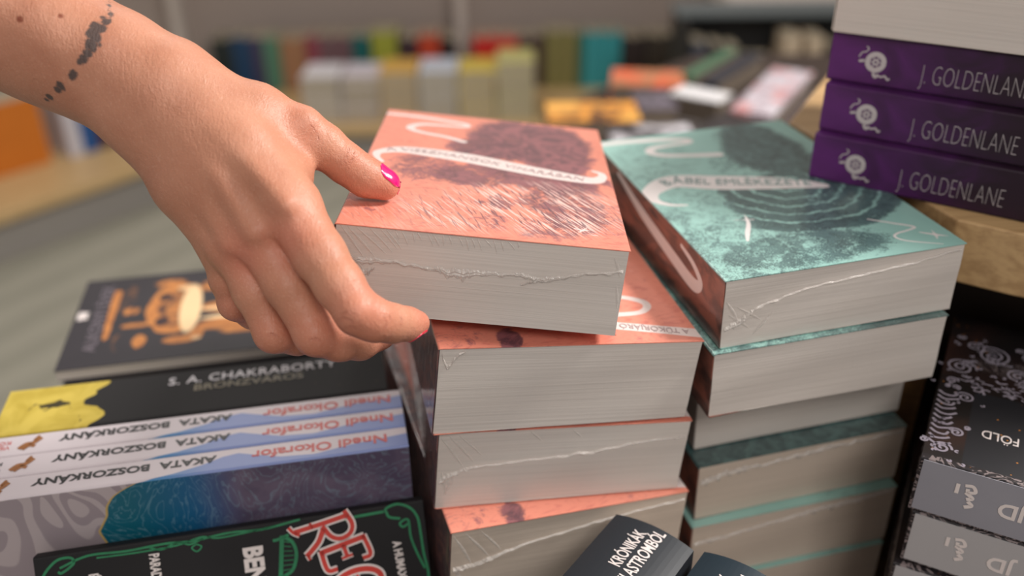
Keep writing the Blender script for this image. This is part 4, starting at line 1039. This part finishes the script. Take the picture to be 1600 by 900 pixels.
def surface_nets(fn, lo, hi, h):
    n = np.ceil((hi - lo) / h).astype(int) + 1
    ax = [lo[i] + h * np.arange(n[i]) for i in range(3)]
    D = np.full(tuple(n), 1.0, np.float32)
    B = 16                                  # coarse test first, then only blocks near the skin
    for i in range(0, n[0], B):
        for j in range(0, n[1], B):
            for k in range(0, n[2], B):
                sl = (slice(i, min(i + B, n[0])), slice(j, min(j + B, n[1])), slice(k, min(k + B, n[2])))
                c = np.array([ax[0][sl[0]].mean(), ax[1][sl[1]].mean(), ax[2][sl[2]].mean()])
                dc = float(hand_sdf(c[None])[0]); R = h * B * 0.9 + .012
                if abs(dc) > R: D[sl] = 1.0 if dc > 0 else -1.0; continue
                G = np.stack(np.meshgrid(ax[0][sl[0]], ax[1][sl[1]], ax[2][sl[2]], indexing='ij'), -1)
                D[sl] = fn(G.reshape(-1, 3)).reshape(G.shape[:3])
    s = D < 0
    corners = [(a, b, c) for a in (0, 1) for b in (0, 1) for c in (0, 1)]
    m_ = tuple(x - 1 for x in n)
    cnt = np.zeros(m_, int)
    for a, b, c in corners: cnt += s[a:a + m_[0], b:b + m_[1], c:c + m_[2]]
    act = np.argwhere((cnt > 0) & (cnt < 8))
    idx = -np.ones(m_, int); idx[tuple(act.T)] = np.arange(len(act))
    acc = np.zeros((len(act), 3)); num = np.zeros(len(act))
    for a in corners:
        for axis in range(3):
            if a[axis]: continue
            b = list(a); b[axis] = 1
            da = D[act[:, 0] + a[0], act[:, 1] + a[1], act[:, 2] + a[2]]; db = D[act[:, 0] + b[0], act[:, 1] + b[1], act[:, 2] + b[2]]
            mk = (da < 0) != (db < 0); t = np.where(mk, da / np.where(mk, da - db, 1), 0)
            p = np.tile(np.array(a, float), (len(act), 1)); p[:, axis] += t
            acc += p * mk[:, None]; num += mk
    V = lo + h * (act + acc / num[:, None])
    Fs = []
    for axis in range(3):
        u, v = (axis + 1) % 3, (axis + 2) % 3
        sl0 = [slice(0, n[q] - (1 if q == axis else 0)) for q in range(3)]; sl1 = list(sl0); sl1[axis] = slice(1, n[axis])
        a = s[tuple(sl0)]; b = s[tuple(sl1)]
        e = np.argwhere(a != b); e = e[(e[:, u] > 0) & (e[:, v] > 0) & (e[:, u] < n[u] - 1) & (e[:, v] < n[v] - 1)]
        ins = s[tuple(e.T)]
        q = []
        for du, dv in ((-1, -1), (0, -1), (0, 0), (-1, 0)):
            c = e.copy(); c[:, u] += du; c[:, v] += dv; q.append(idx[tuple(c.T)])
        q = np.stack(q, 1); q[~ins] = q[~ins][:, ::-1]
        Fs.append(q)
    return V, np.concatenate(Fs)
allp = np.concatenate([np.array(c) for c in list(fingers.values()) + palm + arm])
lo = (allp[:, :3] - allp[:, 3:4]).min(0) - .004; hi = (allp[:, :3] + allp[:, 3:4]).max(0) + .004
HV, HF = surface_nets(hand_sdf, lo, hi, .0012)
# project twice on the exact surface
for _ in range(2):
    d = hand_sdf(HV); g = np.stack([(hand_sdf(HV + np.eye(3)[i] * 4e-4) - d) / 4e-4 for i in range(3)], 1)
    HV = HV - g * d[:, None] / np.maximum((g ** 2).sum(1), .2)[:, None]
def to_px(V):
    q = V - np.array([0, 0, CZ]); dd = q @ F_; return np.stack([800 + FPX * (q @ R_) / dd, 450 - FPX * (q @ U_) / dd], 1), dd
# wrist tattoo (a thin vine band) and moles, kept as a skin attribute; the band circles the wrist
ink = np.full(len(HV), 9.0); mole = np.full(len(HV), 9.0)
def skin_pt(px, py):
    D = P3(px, py, 1.0) - np.array([0, 0, CZ]); t = .33
    for _ in range(60): t += float(hand_sdf((D * t + np.array([0, 0, CZ]))[None])[0]) / np.linalg.norm(D) * .9
    return D * t + np.array([0, 0, CZ])
marks = [(165, -6, 1.0), (170, 8, .8), (173, 22, 1.0), (166, 34, 1.6), (158, 44, 1.9), (148, 40, 1.7), (144, 52, 2.2), (150, 60, 1.8), (141, 68, 1.9), (146, 76, 1.4), (137, 83, 1.7), (130, 92, 1.7), (125, 97, 1.2), (115, 115, 1.5), (112, 120, 1.4), (94, 133, 1.5), (90, 140, 1.4), (98, 138, 1.0), (78, 152, 1.5), (73, 156, 1.0), (160, 27, .8), (155, 70, .8)]
for px, py, r in marks:
    p = skin_pt(px, py); ink = np.minimum(ink, np.linalg.norm(HV - p, axis=1) * 1000 - r * 1.2)
for (a, b) in (((170, 0), (172, 30)), ((166, 34), (146, 60)), ((152, 60), (122, 98))):
    for t in np.linspace(0, 1, 10):
        p = skin_pt(a[0] + (b[0] - a[0]) * t, a[1] + (b[1] - a[1]) * t); ink = np.minimum(ink, np.linalg.norm(HV - p, axis=1) * 1000 - .5)
for px, py, r in ((31, 30, 1.5), (95, 25, 1.1)):
    mole = np.minimum(mole, np.linalg.norm(HV - skin_pt(px, py), axis=1) * 1000 - r)
crease = np.full(len(HV), 9.0)
for pl in ([(528, 500), (538, 496), (548, 500), (552, 507)], [(534, 490), (545, 487), (556, 492)], [(540, 512), (548, 510), (556, 513)], [(484, 532), (492, 528), (500, 532)], [(418, 524), (425, 521), (433, 525)],
           [(546, 232), (543, 242), (538, 250)], [(554, 238), (551, 248), (546, 256)], [(486, 196), (494, 206), (498, 218)], [(600, 494), (604, 503), (602, 513)], [(626, 495), (628, 502), (626, 508)], [(608, 492), (611, 500)]):
    q_ = [skin_pt(*p) for p in pl]
    for a, b in zip(q_[:-1], q_[1:]):
        crease = np.minimum(crease, cone(HV, np.r_[a, .00012], np.r_[b, .00012]) * 1000)
# redness near knuckles and finger tips
red = np.zeros(len(HV))
for c, w in [(fingers['index'][3], .014), (fingers['middle'][2], .013), (fingers['ring'][2], .012), (fingers['pinky'][2], .011), (fingers['index'][-1], .012), (fingers['thumb'][-1], .012), (fingers['thumb'][2], .013),
             (J(452, 375, .395, 1), .013), (J(385, 400, .405, 1), .013), (fingers['middle'][-1], .016), (fingers['thumb'][4], .01)]:
    red = np.maximum(red, np.exp(-((HV - c[:3]) ** 2).sum(1) / w ** 2))
SK = Mat('skin', 0.46, spec=0.42)
i_, m_k, rd, _a = SK.attr('A')
base = SK.mix(SK.noise(48, 4, dist=.5), lin(200, 144, 117), lin(172, 112, 87))
base = SK.mix(SK.math('MULTIPLY', rd, 0.55), base, lin(206, 118, 98))
base = SK.mix(SK.step(SK.noise(900, 2), 0.55, 0.75, 0, .18), base, lin(232, 186, 164))
base = SK.mix(SK.step(_a, -.1, 1.3, .28, 0), base, lin(150, 82, 64))
base = SK.mix(SK.step(m_k, -.5, .5, 1, 0), base, lin(132, 68, 46))
inkf = SK.math('ADD', i_, SK.math('MULTIPLY', SK.noise(700, 2), 1.6))
base = SK.mix(SK.step(inkf, 0.3, 1.5, .88, 0), base, lin(58, 58, 60))
SK.color(base)
SK.b.inputs['Subsurface Weight'].default_value = 0.10; SK.b.inputs['Subsurface Radius'].default_value = (1.0, .35, .2); SK.b.inputs['Subsurface Scale'].default_value = .006
wrk = SK.noise(1.0, 3, SK.coord('Object', (700, 260, 320), (0.3, 0.2, 0.75)), dist=.6)
pore = SK.vor(1400)
hgt = SK.math('ADD', SK.math('MULTIPLY', wrk, .8), SK.math('MULTIPLY', pore, .25))
hgt = SK.math('ADD', hgt, SK.math('MULTIPLY', SK.noise(110, 3), .9))
hgt = SK.math('ADD', hgt, SK.math('MULTIPLY', SK.step(_a, -.35, .45), 1.2))
SK.bump(hgt, .55, .0007)
person = mesh_obj('person', HV, HF, SK.m, None, True, {'A': np.stack([ink, mole, red, crease], 1)})
tag(person, 'bare forearm and hand with pink nails and wrist tattoo, pinching the lifted salmon book', 'person')
NAIL = Mat('pink_nail_lacquer', 0.18, coat=1.0, coat_rough=.05); NAIL.color(lin(238, 20, 112)); NAIL = NAIL.m
NAILR = flat('crimson_nail_lacquer', lin(214, 14, 60), 0.18, coat=1.0, var=.02)
def nail(center, axis, nrm, L, Wd, mat, label):
    axis = axis / np.linalg.norm(axis); nrm = nrm - (nrm @ axis) * axis; nrm /= np.linalg.norm(nrm); side = np.cross(axis, nrm)
    nu, nv = 14, 12; V = []
    for i in range(nu + 1):
        u = -1 + 2 * i / nu
        ww = Wd * (1 - max(0, u) ** 3.2 * .55 - max(0, -u) ** 4 * .35) * (1 if abs(u) < .999 else .8)
        for j in range(nv + 1):
            v = -1 + 2 * j / nv
            q = center + axis * (u * L * (1 - .16 * v * v if u > 0 else 1 - .10 * v * v)) + side * v * ww + nrm * .02
            t = 0
            for _ in range(40):
                dd = float(hand_sdf(q[None])[0]) - .00025
                if dd < 2e-5 or t > .03: break
                q = q - nrm * dd; t += dd
            V.append(q)
    k = nv + 1; Fs = [(i * k + j, (i + 1) * k + j, (i + 1) * k + j + 1, i * k + j + 1) for i in range(nu) for j in range(nv)]
    o = mesh_obj('fingernail', V, Fs, mat, person, True)
    md = o.modifiers.new('thick', 'SOLIDIFY'); md.thickness = .0005; md.offset = 1
    return tag(o, label)
th = fingers['thumb']; ax = th[6][:3] - th[5][:3]
nail(P3(608, 282, .4425), ax, R_ * .34 + U_ * .80 - F_ * .50, .0064, .0052, NAIL, 'glossy pink thumbnail')
ix = fingers['index']; ax = ix[7][:3] - ix[5][:3]
nail(P3(650, 511, .4160), ax, -U_ * .75 - F_ * .25 + R_ * .15, .0052, .0046, NAILR, 'red index fingernail')
